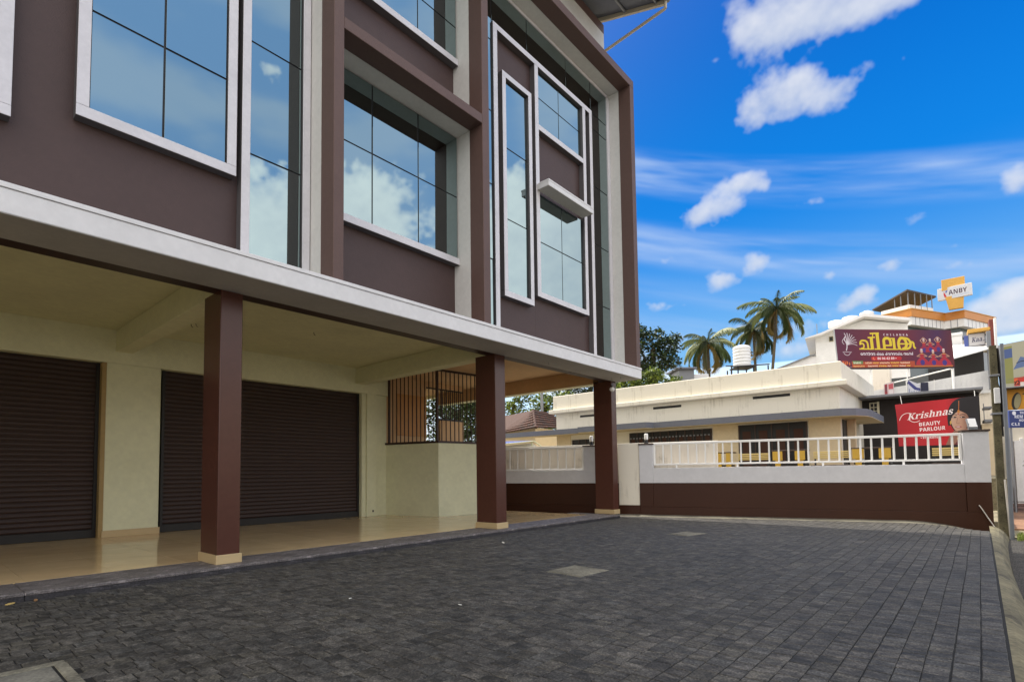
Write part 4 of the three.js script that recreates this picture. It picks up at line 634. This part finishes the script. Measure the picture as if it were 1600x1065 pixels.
{ // white house with sloping roof edge
  const u = .04, t = thing('white_house', 'tall white rendered house with a thin sloping roof slab left of the billboard', 'house', [39.43, 8.09, 0.18], THREE.MathUtils.degToRad(-80.9)); t.scale.x = .839;
  part('wall', plate([[-35, -200], [105, -200], [105, 41], [42, 55.5], [-35, 37]].map(([a, b]) => [a * u, b * u]), -6, 0), M.sheet, t);
  part('roof_slab', plate([[-51, 35], [-25, 40.5], [42, 61], [106, 46], [106, 42], [42, 57], [-25, 37], [-51, 34]].map(([a, b]) => [a * u, b * u]), -6.2, .7), M.white, t);
  const w = part('window', bx(-13 * u, -6 * u, 28 * u, 36 * u, .001, .05, .005), mat(.3, .26, .14, { roughness: .6 }), t); part('pane', bx(-12 * u, -7 * u, 29 * u, 35 * u, .051, .06, .002), M.black, w);
  part('balcony_wall', plate([[-120, -22], [-43, -1], [-35, -1], [-35, -60], [-120, -60]].map(([a, b]) => [a * u, b * u]), -4, -.1), M.white, t); part('sloping_coping', plate([[-128, -13], [-43, 10.5], [-36, 11], [-36, 8.5], [-43, 8.5], [-128, -15]].map(([a, b]) => [a * u, b * u]), -4.2, .1), M.steel, t); part('balcony_wall', plate([[-126, -14], [-43, 8.5], [-35, 8.5], [-35, -8], [-126, -34]].map(([a, b]) => [a * u, b * u]), -4, -.05), M.white, t);
  part('rod', rod([-32 * u, 40 * u, -.5], [-32 * u, 62 * u, -.5], .03, 6), M.steel, t);
  const tank = (label, p, r, h) => { const g = thing('water_tank', label, 'water tank', p, 0, 'water tanks on the roofs'); const pr = [[0, 0], [r * .98, 0]]; for (let i = 0; i <= 5; i++) { const y = h * (.06 + i * .15); pr.push([r, y], [r * 1.03, y + h * .04], [r, y + h * .08]); } pr.push([r * .95, h * .95], [r * .45, h * 1.05], [r * .4, h * 1.12], [0, h * 1.14]); part('tank', new THREE.LatheGeometry(pr.map(([a, b]) => new THREE.Vector2(a, b)), 24), M.sheet, g); };
  tank('white roof tank leftmost of the three on the white house', [44.13, 11.15, -.63], .45, .42); tank('white roof tank in the middle of the three on the white house', [44.82, 11.35, .15], .5, .5); tank('white roof tank rightmost on the white house beside the open pavilion', [45.6, 11.5, 1.02], .42, .68);
}
{ // striped tank on a stand and the shed roofs further left
  const t = thing('water_tank', 'ribbed white water tank on a dark stand between the palms', 'water tank', [53.14, 10.74, -9.68], FACE, 'water tanks on the roofs'), u = .06;
  const pr = [[0, 1.0 * u], [12.5 * u, 1 * u]]; for (let i = 0; i < 6; i++) { const y = (3 + i * 5) * u; pr.push([12.3 * u, y], [13 * u, y + 1.6 * u], [13 * u, y + 3 * u], [12.3 * u, y + 4.6 * u]); } pr.push([11 * u, 34 * u], [5 * u, 36 * u], [0, 36.4 * u]);
  part('tank', new THREE.LatheGeometry(pr.map(([a, b]) => new THREE.Vector2(a, b)), 26), M.sheet, t);
  part('stand', [bx(-14 * u, 14 * u, -1 * u, .9 * u, -.8, .8, .01), ...[-12, 12].flatMap((a) => [-.7, .7].map((z) => rod([a * u, -30 * u, z], [a * u, -1 * u, z], .06, 6)))], M.black, t);
  const pg = thing('pergola', 'black slatted pergola frame under the ribbed water tank', 'pergola', [52.2, 10.35, -9.0], FACE), pu = .06;
  for (let i = 0; i < 9; i++) part('slat', quadSlab([(-30 + i * 6.5) * pu, 3 * pu + i * .4 * pu, .9], [(-28.5 + i * 6.5) * pu, 3 * pu + i * .4 * pu, .9], [(-18 + i * 5.5) * pu, 12 * pu, -1.6], [(-19.5 + i * 5.5) * pu, 12 * pu, -1.6], .05), M.black, pg);
  part('beam', [rod([-31 * pu, 2.4 * pu, .9], [27 * pu, 5.6 * pu, .9], .06, 6), rod([-20 * pu, 11.6 * pu, -1.6], [27 * pu, 11.6 * pu, -1.6], .06, 6)], M.black, pg); for (const [a, z] of [[-30, .9], [25, .9], [-18, -1.6]]) part('post', rod([a * pu, -40 * pu, z], [a * pu, 4 * pu, z], .06, 6), M.black, pg);
  const g = thing('grey_outbuilding', 'small grey outbuilding with a flat roof behind the parapet', 'building', [57.74, 11.68, -16.91], FACE); part('wall', bx(-.75, .9, -10, .55, -3, 0, .02), M.steel, g); part('roof', bx(-1.1, 1.1, .551, .75, -3.2, .4, .02), M.slate, g); part('white_wall', bx(1.15, 2.9, -10, .2, -4, -1, .02), M.white, g);
}
{ // showroom with orange cornice, roof pavilion and sign tower
  const t = thing('showroom_building', 'showroom with zigzag orange cornice, white panels and an open roof pavilion', 'building');
  const zz = [[64.48, -.28], [63.61, 2.34], [68.05, 4.59], [67.91, 6.01], [73.65, 8.29]];
  const shift = (o) => zz.map(([x, z], i) => { const n = [[-.95, -.1], [-.95, .45], [-.75, .75], [-.85, .5], [-.2, .95]][i]; return [x + n[0] * o, z + n[1] * o]; });
  const O = (o, y0, y1) => prism([...shift(o), [84, 8], [84, 1], [67, -.2]], y0, y1);
  part('cornice', O(0, 15.43, 16.14), M.orange, t); part('cornice_lip', O(.06, 16.141, 16.19), M.gold, t);
  part('band', O(-.12, 14.66, 15.428), M.sheet, t);
  const q = shift(-.12); for (let i = 0; i < 4; i++) { const [a, b] = [q[i], q[i + 1]], l = Math.hypot(b[0] - a[0], b[1] - a[1]), n = [4, 8, 3, 8][i], yaw = -Math.atan2(b[1] - a[1], b[0] - a[0]); for (let k = 1; k < n; k++) { const o = part('panel_joint', bx(-.02, .02, 14.67, 15.42, -.01, .012, .001), M.slate, t); o.position.set(lerp(a[0], b[0], k / n), 0, lerp(a[1], b[1], k / n)); o.rotation.y = yaw; } }
  part('lower_wall', O(-.8, -.3, 14.658), mat(.05, .075, .08, { roughness: .2 }), t);
  part('lower_band', O(-.5, 13.7, 14.1), M.steel, t); part('lower_band', prism([[67.2, 6.1], [72.9, 8.4], [73.2, 7.6], [68, 5.4]], 12.6, 13.2), M.weatherGrey, t);
  part('pavilion_parapet', prism([[64.86, -.10], [63.91, 2.18], [67.1, 3.77], [67.2, 3.6], [64.1, 2.05], [65.0, -.10]], 16.192, 16.64), M.sheet, t);
  part('pavilion_roof', quadSlab([68.9, 18.0, -1.26], [63.41, 18.0, 2.11], [67.94, 18.0, 4.01], [73.4, 18.0, .64], .14), mat(.07, .06, .058, { roughness: .8 }), t);
  for (const [x, z] of [[65.6, .95], [64.7, 1.5], [63.98, 2.1], [64.7, 2.55], [65.5, 2.95], [66.3, 3.35], [67.05, 3.7]]) part('pavilion_post', rod([x, 16.2, z], [x, 17.87, z], .045, 6), M.steel, t);
  rebase(t, 70, 0, 2);
  const tw = thing('sign_tower', 'tapering orange rooftop pylon carrying a white name board', 'sign', [67.0, 16.19, 5.4]);
  const P = [], qd = (a, b, c, e) => P.push(a, b, c, a, c, e), c = (z0, z1, y, d) => [[-d, y, z0], [-d, y, z1], [d, y, z1], [d, y, z0]], A = c(-.46, .57, 0, .2), Bq = c(-.69, .66, 1.25, .24); for (let i = 0; i < 4; i++) { const k = (i + 1) % 4; qd(A[i], A[k], Bq[k], Bq[i]); } qd(...Bq); qd(A[3], A[2], A[1], A[0]);
  part('pylon', tris(P), M.gold, tw); part('top_block', bx(-.2, .25, 1.9, 2.95, -.92, .77, .02), M.gold, tw);
  const kb = canvasTex(512, 192, (x) => { x.fillStyle = '#c3c6cc'; x.fillRect(0, 0, 512, 192); x.fillStyle = '#3a2030'; x.font = 'bold 104px sans-serif'; x.textAlign = 'left'; x.fillText('ANBY', 168, 128); x.fillStyle = '#b5222f'; x.beginPath(); x.moveTo(96, 60); x.lineTo(140, 158); x.lineTo(108, 166); x.lineTo(90, 110); x.fill(); x.fillStyle = '#3f4f9a'; x.beginPath(); x.moveTo(120, 56); x.lineTo(160, 40); x.lineTo(128, 100); x.fill(); x.strokeStyle = '#8fa6c9'; x.lineWidth = 6; x.beginPath(); x.moveTo(176, 160); x.lineTo(470, 150); x.stroke(); });
  const nb = part('name_board', bx(-1.26, 1.24, 1.02, 2.16, -.28, 0, .02), M.sheet, tw); nb.position.set(-.26, 0, 0); nb.rotation.y = -Math.PI / 2 - .13;
  const np = part('print', panelGeo([[-1.24, 2.14], [1.22, 2.14], [1.22, 1.04], [-1.24, 1.04]], .004), printed(kb), tw); np.position.copy(nb.position); np.rotation.copy(nb.rotation);
}
// ================================================================ BEHIND THE HOUSE, LEFT
{
  const t = thing('tiled_roof_house', 'low house with a red clay tile hip roof seen between the columns', 'house', [23.46, 3.93, -11.56], FACE), u = .035;
  const apex = [2 * u, 23 * u, -1.2], L = [-60 * u, -18 * u, -.4], Cc = [0, -11.5 * u, 1.4], Rr = [46 * u, -8.5 * u, -.6], apR = [40 * u, 20 * u, -2.6], apL = [-60 * u, 22 * u, -5];
  const P = []; const face = (a, b, c, d, rows, cols) => { for (let i = 0; i < rows; i++) for (let j = 0; j < cols; j++) { const f = (s, v) => { const l = a.map((q, k) => lerp(q, d[k], v)), r = b.map((q, k) => lerp(q, c[k], v)); return l.map((q, k) => lerp(q, r[k], s)); }; const g = .004; const p = [f(j / cols + g, i / rows), f((j + 1) / cols - g, i / rows), f((j + 1) / cols - g, (i + 1.12) / rows), f(j / cols + g, (i + 1.12) / rows)].map((q, k) => [q[0], q[1] + (k < 2 ? .075 : .0), q[2] + (k < 2 ? .05 : 0)]); tile.push(p); } };
  const tile = []; face(L, Cc, apex, [-20 * u, 6 * u, -1.6], 7, 14); face(Cc, Rr, apR, apex, 7, 11);
  part('roof', tris([L, Cc, apex, L, apex, apL, Cc, Rr, apR, Cc, apR, apex]), M.rooftile, t);
  const rt = rng(44), tm = [M.rooftile, mat(.09, .034, .02, { m: T_plaster, k: .6, roughness: .85 }), mat(.052, .026, .019, { m: T_plaster, k: .6, roughness: .85 })]; for (const p of tile) { const [a, b, c, d] = p, lo = (q) => [q[0], q[1] - .05, q[2]]; part('roof_tile', tris([a, b, c, a, c, d, lo(a), lo(b), b, lo(a), b, a]), tm[Math.floor(rt() * 3)], t); }
  part('ridge', [rod(Cc, apex, .07, 7), rod(apex, apR, .06, 7)], M.rooftile, t);
  part('wall', prism([[-58 * u, -1], [0, .9], [44 * u, -1.2], [44 * u, -5], [-58 * u, -5]], -3.6, -.35), M.sand, t);
}
{
  const t = thing('blue_awning', 'blue sheet awning on a cream frame behind the left part of the wall', 'awning', [19.64, 2.64, -9.55], FACE), u = .03;
  part('sheet', quadSlab([-40 * u, 3 * u, -1.2], [22 * u, 3.6 * u, -1.2], [22 * u, .5 * u, .6], [-40 * u, -5 * u, .6], .03), M.polyBlue, t); part('frame', [rod([-40 * u, -6 * u, .6], [22 * u, -.5 * u, .6], .03, 6), rod([22 * u, 0, .6], [34 * u, -8 * u, .6], .03, 6), rod([20 * u, -80 * u, .5], [20 * u, -1 * u, .5], .04, 6)], M.cream, t); part('side_sheet', plate([[-40, -7], [22, -2], [34, -10], [34, -30], [-40, -30]].map(([a, b]) => [a * u, b * u]), -.2, -.15), M.weather, t);
  const p = single('utility_pole', 'grey concrete utility pole rising behind the red tile roof', 'pole', merge([rod([27.12, -.2, -13.7], [27.12, 7.5, -13.7], .11, 10, .08)]), M.steel, 'utility poles');
}

// ================================================================ STREET CORNER, RIGHT
{
  const t = thing('utility_pole', 'square mossy concrete utility pole at the end of the boundary wall', 'pole', [15.38, -.26, 6.765], .1, 'utility poles');
  part('pole', fr4(.068, .055, 0, 4.0), mat(.24, .225, .165, { m: T_conc, k: .9, bump: T_grain, bm: .01, bk: .4, roughness: .95 }), t);
  part('clamp', [bx(-.085, .085, 2.55, 2.59, -.085, .085, .004), bx(-.08, .08, 3.35, 3.39, -.08, .08, .004)], M.steel, t);
  part('cable_bundle', [tube([[.04, 3.95, .08], [.06, 3.5, .09], [.03, 3.2, .1], [.05, 2.7, .09], [.02, 2.3, .09]], .022, 30), tube([[-.03, 3.9, .08], [0, 3.4, .1], [-.03, 3.0, .1], [.02, 2.6, .1]], .018, 24), tube([[.07, 3.3, .05], [.08, 2.9, .09], [.07, 2.4, .09], [.05, 2.1, .09]], .016, 24)], M.black, t);
  part('meter_box', bx(-.13, -.07, 2.78, 3.10, -.03, .06, .006), M.sheet, t);
  const q = single('metal_pole', 'plain galvanised round pole leaning slightly beside the concrete pole', 'pole', rod([15.1, -.26, 6.885], [15.12, 3.72, 6.90], .034, 12, .03), mat(.17, .185, .21, { metalness: .3, roughness: .5, m: T_plaster, k: .5 }));
  single('plastic_pipe', 'bent white plastic pipe running down the end of the brown wall', 'pipe', tube([[15.93, .38, 6.41], [15.92, .33, 6.44], [15.94, .1, 6.55], [15.90, -.12, 6.66], [15.86, -.24, 6.72]], .012, 24), M.pvc);
  single('plastic_pipe', 'straight white plastic conduit standing beside the concrete pole', 'pipe', merge([rod([15.33, -.26, 6.86], [15.30, .95, 6.83], .016, 8)]), M.pvc);
}
function fr4(w0, w1, y0, y1) { const P = [], c = (w, y) => [[-w, y, w], [w, y, w], [w, y, -w], [-w, y, -w]], A = c(w0, y0), Bq = c(w1, y1), q = (a, b, d, e) => P.push(a, b, d, a, d, e); for (let i = 0; i < 4; i++) { const j = (i + 1) % 4; q(A[i], A[j], Bq[j], Bq[i]); } q(Bq[0], Bq[1], Bq[2], Bq[3]); q(A[3], A[2], A[1], A[0]); return tris(P); }
{
  const u = .025; let t = thing('street_billboard', 'faded cream and blue hoarding at the right edge above the street', 'billboard', [29.21, 5.18, 7.61], FACE);
  const fd = canvasTex(512, 512, (x) => { x.fillStyle = '#a8a58e'; x.fillRect(0, 0, 512, 512); x.fillStyle = '#8a8a52'; x.fillRect(0, 30, 150, 440); x.fillStyle = '#4d5f8c'; x.fillRect(40, 60, 110, 110); x.fillStyle = '#5c6f96'; x.beginPath(); x.moveTo(150, 320); x.lineTo(260, 180); x.lineTo(420, 230); x.lineTo(300, 300); x.fill(); x.strokeStyle = '#2d3344'; x.lineWidth = 10; x.beginPath(); x.moveTo(200, 250); x.quadraticCurveTo(330, 210, 460, 280); x.stroke(); x.fillStyle = '#bdb8a2'; x.fillRect(300, 300, 212, 212); x.fillStyle = '#6d7a68'; for (let i = 0; i < 10; i++) x.fillRect(60 + i * 18, 420, 10, 8); });
  part('print', panelGeo([[-18 * u, 31 * u], [40 * u, 42 * u], [40 * u, -33 * u], [-18 * u, -36 * u]], 0), printed(fd, { roughness: .8 }), t); part('frame', plate([[-18.5, -36.5], [40, -33.5], [40, 42.5], [-18.5, 31.5]].map(([a, b]) => [a * u, b * u]), -.12, -.004), M.steel, t); part('post', [rod([-14 * u, -6.0, -.06], [-14 * u, -.8, -.06], .06, 8), rod([36 * u, -6.0, -.06], [36 * u, -.8, -.06], .06, 8)], M.steel, t);
  t = thing('street_shop', 'yellow fronted shop under the faded hoarding at the right edge', 'shop', [29.22, 3.81, 7.51], THREE.MathUtils.degToRad(-92)); t.scale.x = .72;
  const ys = canvasTex(256, 256, (x) => { x.fillStyle = '#c58a1c'; x.fillRect(0, 0, 256, 256); x.fillStyle = '#1e1a12'; x.beginPath(); x.ellipse(130, 150, 34, 110, .1, 0, 6.3); x.fill(); x.fillStyle = '#9a936f'; x.beginPath(); x.ellipse(138, 150, 24, 96, .1, 0, 6.3); x.fill(); x.fillStyle = '#d9a32a'; x.fillRect(180, 60, 76, 196); x.fillStyle = '#2a1c10'; x.beginPath(); x.moveTo(170, 60); x.lineTo(256, 130); x.lineTo(256, 40); x.fill(); });
  part('sign_print', panelGeo([[-22 * u, 16 * u], [34 * u, 16 * u], [34 * u, -15 * u], [-22 * u, -15 * u]], .01), printed(ys), t); part('front', bx(-22 * u, 34 * u, -15 * u, 17 * u, -.2, 0, .01), M.gold, t); part('roof_edge', [bx(-18 * u, 34 * u, 17.2 * u, 19 * u, -.8, .5, .01)], M.steel, t);
  const rs = canvasTex(256, 96, (x) => { x.fillStyle = '#b04030'; x.fillRect(0, 0, 256, 96); x.fillStyle = '#d9cfc6'; x.fillRect(150, 56, 106, 40); x.fillStyle = '#d86030'; x.fillRect(30, 10, 100, 60); glyphs(x, 20, 74, 40, 4, 9, '#3a0c0c', 8); glyphs(x, 150, 50, 40, 3, 19, '#c8281c', 9); });
  part('red_print', panelGeo([[-14 * u, 33 * u], [34 * u, 36 * u], [34 * u, 20 * u], [-14 * u, 21 * u]], .02), printed(rs), t); part('body', bx(-20 * u, 60 * u, -4.2, -15.2 * u, -5, -.3, .02), M.weather, t); part('upper_body', bx(-12 * u, 60 * u, 19.2 * u, 34 * u, -3, -.05, .02), M.steel, t);
  t = thing('clinic_sign', 'blue sign board with white lettering at the right edge below the yellow shop', 'sign', [23.53, 2.69, 7.39], FACE); const v = .02;
  const cl = canvasTex(512, 288, (x) => { x.fillStyle = '#1e2f6b'; x.fillRect(0, 0, 512, 288); x.fillStyle = '#d6d9e2'; x.font = 'bold 58px sans-serif'; x.fillText('TH', 180, 58); x.font = 'bold 74px sans-serif'; x.fillText('REM', 84, 130); x.font = 'bold 56px sans-serif'; x.fillText('HOM', 160, 186); x.save(); x.scale(1.5, 1); x.font = 'bold 66px sans-serif'; x.fillText('CLI', 14, 254); x.restore(); x.beginPath(); x.arc(84, 44, 34, 0, 6.3); x.fill(); });
  part('board', bx(-12 * v, 34 * v, -13 * v, 14 * v, -.05, 0, .005), M.polyBlue, t); part('print', panelGeo([[-11.8 * v, 13.8 * v], [33.8 * v, 13.8 * v], [33.8 * v, -12.8 * v], [-11.8 * v, -12.8 * v]], .003), printed(cl), t); part('post', [rod([30 * v, -3.0, -.03], [30 * v, -.26, -.03], .03, 8), rod([-8 * v, -3.0, -.06], [-8 * v, -.26, -.06], .03, 8)], M.steel, t);
  t = thing('street_wall', 'white compound wall with pilasters along the street at the right edge', 'wall', [35.17, -.28, 7.0], FACE + .95);
  part('wall', bx(-6, 26, 0, 2.5, -.2, 0, .01), M.sheet, t); for (let i = 0; i < 12; i++) part('pilaster', bx(-5.8 + i * 2.6, -5.45 + i * 2.6, 0, 2.6, .001, .10, .01), M.white, t);
  struct('sandy_verge', prism([[15.4, 6.9], [17.2, 6.95], [17.2, 8.9], [15.0, 8.2]], -.262, -.235), M.earth);
  struct('pink_footpath', prism([[17.2, 6.9], [23.6, 7.1], [23.6, 9.8], [17.2, 9.2]], -.262, -.20), mat(.46, .26, .19, { m: T_conc, k: 1.7, roughness: .9 }));
  struct('red_footpath', prism([[23.62, 6.6], [62, 8.4], [62, 12.5], [23.62, 9.8]], -.262, -.198), mat(.20, .085, .07, { m: T_conc, k: 1.3, roughness: .9 }));
  const gr = thing('guard_rail', 'low maroon guard rail between the pink and red paving', 'railing', [23.6, -.2, 7.0], -Math.PI / 2 + .05); for (const y of [.08, .2, .32]) part('rail', rod([0, y, 0], [3.0, y, 0], .015, 6), M.iron, gr); for (let i = 0; i < 12; i++) part('post', rod([i * .27, 0, 0], [i * .27, .36, 0], .012, 6), M.iron, gr);
  // power cables over the street, mirrored in the panes
  for (let i = 0; i < 3; i++) { const y = 6.4 + i * .35; single('power_cable', ['lowest of the black power cables over the street', 'middle black power cable over the street', 'topmost black power cable over the street'][i], 'cable', tube([[-20, y, 10.5 + i * .2], [0, y - .45, 10.4 + i * .2], [20, y, 10.3 + i * .2], [40, y - .4, 11 + i * .2], [60, y + .1, 12]], .018, 60, 5), M.black, 'power cables'); }
}

// ================================================================ TREES AND PLANTS
function leafCloud(clumps, n, size, seed, long = 1.6) { // small folded leaves spread through clumps
  const r = rng(seed), P = []; const g3 = () => (r() + r() + r() + r() - 2) * .9;
  const tot = clumps.reduce((s, c) => s + c[3] * c[3], 0);
  for (const [cx, cy, cz, cr, fl = .8] of clumps) {
    const m = Math.round(n * cr * cr / tot);
    for (let i = 0; i < m; i++) {
      let dx = g3(), dy = g3(), dz = g3(); const l = Math.hypot(dx, dy, dz) || 1, rr = cr * (.35 + .65 * Math.pow(r(), .45)) * (.85 + .3 * r()); dx = dx / l * rr; dy = dy / l * rr * fl; dz = dz / l * rr;
      const s = size * (.6 + .8 * r()), yaw = r() * 6.28, pit = (r() - .35) * 1.5, c = Math.cos(yaw), sn = Math.sin(yaw), cp = Math.cos(pit), sp = Math.sin(pit);
      const ax = [c * cp * s * long, sp * s * long, sn * cp * s * long], bx_ = [-sn * s * .5, (r() - .5) * s * .3, c * s * .5], o = [cx + dx, cy + dy, cz + dz];
      const tip = o.map((v, k) => v + ax[k]), l1 = o.map((v, k) => v + ax[k] * .5 + bx_[k]), l2 = o.map((v, k) => v + ax[k] * .5 - bx_[k]);
      P.push(o, l1, tip, o, tip, l2);
    }
  }
  return tris(P);
}
const leafMat = (r, g, b) => new THREE.MeshPhysicalMaterial({ color: C(r, g, b), roughness: .6, transmission: .25, thickness: 0, side: THREE.DoubleSide });
const LM = { dark: leafMat(.035, .06, .02), mid: leafMat(.075, .12, .028), bright: leafMat(.20, .26, .035), olive: leafMat(.10, .12, .035) };
function tree(name, label, cat, pos, h, clumps, n, size, m, seed, group, m2) {
  const t = thing(name, label, cat, pos, 0, group), base = -h;
  const limbs = [tube([[0, base, 0], [.05 * h * .3, base * .55, .1], [0, base * .15, 0], [.1, .3, 0]], Math.max(.06, h * .022), 14, 7)];
  clumps.forEach((c, i) => { if (i < 9) limbs.push(tube([[0, base * .3, 0], [c[0] * .4, base * .12 + c[1] * .25, c[2] * .4], [c[0] * .9, c[1] * .8, c[2] * .9]], Math.max(.025, h * .007), 8, 5)); });
  part('trunk', limbs, M.bark, t); part('crown', leafCloud(clumps, n, size, seed), m, t); if (m2) part('crown', leafCloud(clumps.map(([a, b, c, d, e]) => [a, b + d * .12, c, d * 1.02, e]), Math.round(n * .45), size, seed + 1), m2, t);
  return t;
}
tree('broad_tree', 'dark broad leaved tree beside the corner of the building above the parapet', 'tree', [47.46, 12.33, -15.84], 12.3, [[-1.6, 0, -1.6, 1.5], [0, 1.0, 0, 1.4], [-1.2, 1.8, -1.2, 1.1], [1.0, .3, 1.0, 1.2], [.2, -1.2, .2, 1.5], [1.5, 1.2, 1.5, .7], [-2.4, -1.4, -2.4, 1.4], [1.3, -1.0, 1.4, .8], [-.6, -2.4, -.6, 1.6]], 4600, .20, LM.dark, 71, null, LM.mid);
tree('garden_bush', 'bright yellow green bush just above the parapet beside the building', 'bush', [31.69, 6.94, -8.48], 6.9, [[-1.0, -.1, -1.0, .75], [0, .1, 0, .7], [.9, -.3, .9, .6], [-.4, -.8, -.4, .8], [.4, -.9, .6, .7], [1.5, -.8, 1.5, .5], [-1.8, -.6, -1.8, .7]], 3200, .13, LM.bright, 73, null, LM.mid);
tree('garden_tree', 'dark tree behind the house roof left of the far column', 'tree', [33.0, 6.9, -13.8], 6.9, [[-1.5, .4, -1.5, 1.0], [0, .2, 0, 1.2], [1.5, .1, 1.5, 1.0], [-.6, -.8, -.6, 1.2], [.9, -.9, .9, 1.1]], 2800, .15, LM.dark, 75, null, LM.olive);
tree('garden_tree', 'pale green bushy tree left of the red tile roof', 'tree', [30.6, 5.9, -19.0], 5.9, [[-1.6, .3, -1.6, 1.3], [0, -.4, 0, 1.2], [-3, .2, -3, 1.3], [.6, .9, .6, .8], [-1.2, -1.5, -1.2, 1.5], [-2.8, -1.4, -2.8, 1.4]], 4200, .16, LM.bright, 77, null, LM.olive);
tree('garden_tree', 'sunny light green tree above the red tile roof beside the grey pole', 'tree', [28.97, 5.5, -14.9], 5.5, [[0, .2, 0, .9], [.9, .4, .9, .8], [1.6, -.4, 1.6, .9], [-.5, -.8, -.5, .9], [.6, -1.0, .6, 1.0]], 2600, .14, LM.bright, 79, null, LM.mid);
tree('garden_tree', 'tall dull green tree seen through the iron grille of the stair', 'tree', [16.65, 3.7, -10.75], 3.7, [[0, .4, 0, 1.1], [.8, .2, .6, .8], [-1.4, .3, -.9, 1.1], [.4, 1.4, .2, 1.0], [-.4, -1.0, 0, 1.1], [.9, -1.0, .7, .8], [-2.4, .2, -1.5, 1.1]], 5200, .11, LM.mid, 81, null, LM.olive);
{ // coconut palms: trunk, fronds one by one, nuts
  const palm = (label, pos, h, lean, R, n, seed, droop) => {
    const t = thing('coconut_palm', label, 'palm tree', pos, 0, 'coconut palms'), r = rng(seed);
    part('trunk', tube([[lean[0], -h, lean[1]], [lean[0] * .7 + .1, -h * .6, lean[1] * .7], [lean[0] * .2, -h * .2, lean[1] * .2], [0, 0, 0]], .17, 20, 8), M.bark, t);
    const mats = [leafMat(.085, .125, .028), leafMat(.17, .20, .055), leafMat(.055, .085, .02), leafMat(.30, .22, .06)];
    for (let i = 0; i < n; i++) {
      const age = i / n, yaw = i * 2.39996 + r() * .4, L = R * (.8 + .3 * r()) * (age < .12 ? .75 : 1), up = lerp(1.25, -.75, Math.pow(age, .85)) + (r() - .5) * .25, P = [], N = 26, c = Math.cos(yaw), s = Math.sin(yaw);
      let px = 0, py = 0, a = up; const pts = []; for (let k = 0; k <= N; k++) { pts.push([px, py, a]); px += Math.cos(a) * L / N; py += Math.sin(a) * L / N; a -= (droop + .5 * age) / N * (1 + k / N); }
      for (let k = 2; k < N; k++) { const [x0, y0, an] = pts[k], f = k / N, ll = L * .23 * Math.sin(Math.PI * Math.min(.97, .12 + f * .86)) * (.85 + .3 * r()); for (const sd of [-1, 1]) for (let q = 0; q < 3; q++) { const xo = x0 + (q * .33) * Math.cos(an) * L / N, yo = y0 + (q * .33) * Math.sin(an) * L / N, hang = -.5 - .8 * r() - .35 * age, fwd = .5 + .2 * r(); const tipx = xo + ll * fwd * Math.cos(an), tipy = yo + ll * fwd * Math.sin(an) + ll * hang * .75, side = sd * ll * (.35 + .35 * r()), w = L / N * .34; const M3 = (x, y, z) => [x * c - z * s, y, x * s + z * c]; P.push(M3(xo - w, yo, sd * .015), M3(xo + w, yo + .01, sd * .015), M3(tipx, tipy, side)); } }
      for (let k = 0; k < N; k++) { const [x0, y0] = pts[k], [x1, y1] = pts[k + 1], w = .045 * (1 - k / N) + .01, M3 = (x, y, z) => [x * c - z * s, y, x * s + z * c]; P.push(M3(x0, y0, -w), M3(x1, y1, -w), M3(x1, y1, w), M3(x0, y0, -w), M3(x1, y1, w), M3(x0, y0, w)); }
      part('frond', tris(P), mats[age > .82 ? 3 : Math.floor(r() * 3)], t);
    }
    for (let i = 0; i < 7; i++) { const a = i * .9; part('coconut', new THREE.SphereGeometry(.16, 9, 7).scale(1, 1.2, 1).translate(.34 * Math.cos(a), -.4 - .14 * (i % 3), .34 * Math.sin(a)), mat(.28, .16, .04, { roughness: .7 }), t); }
  };
  palm('coconut palm standing alone left of the ribbed water tank', [67.86, 17.09, -18.13], 17, [.4, .1], 4.3, 32, 91, 1.0);
  palm('coconut palm in the middle, half hidden by the tallest one', [75.27, 19.5, -14.8], 19.5, [-.3, .2], 4.3, 28, 93, 1.1);
  palm('tallest coconut palm with a curved trunk left of the white house', [73.49, 21.26, -11.56], 21, [-2.2, -1.2], 4.7, 34, 95, .9);
}
{ // street greenery
  tree('street_bush', 'small dark leafy bush against the white street wall under the blue sign', 'bush', [25.2, 1.3, 8.0], 1.4, [[0, 0, 0, .4], [.2, .35, .2, .35], [.1, -.5, .1, .4], [-.1, -.9, -.1, .3]], 1400, .07, LM.dark, 97, null, LM.mid);
  const r = rng(12), P = []; for (let i = 0; i < 900; i++) { const x = 14.9 + r() * 1.2, z = 6.95 + r() * .55 + (x - 15) * .05, h = .04 + r() * .12, a = r() * 6.28, w = .006; P.push([x - w * Math.cos(a), -.25, z - w * Math.sin(a)], [x + w * Math.cos(a), -.25, z + w * Math.sin(a)], [x + (r() - .5) * .1, -.25 + h, z + (r() - .5) * .1]); }
  const g = part('verge_grass', tris(P), LM.bright, scene); g.userData.kind = 'stuff'; tag(g, 'scrubby grass tufts round the foot of the street poles', 'grass');
}

renderer.render(scene, camera);
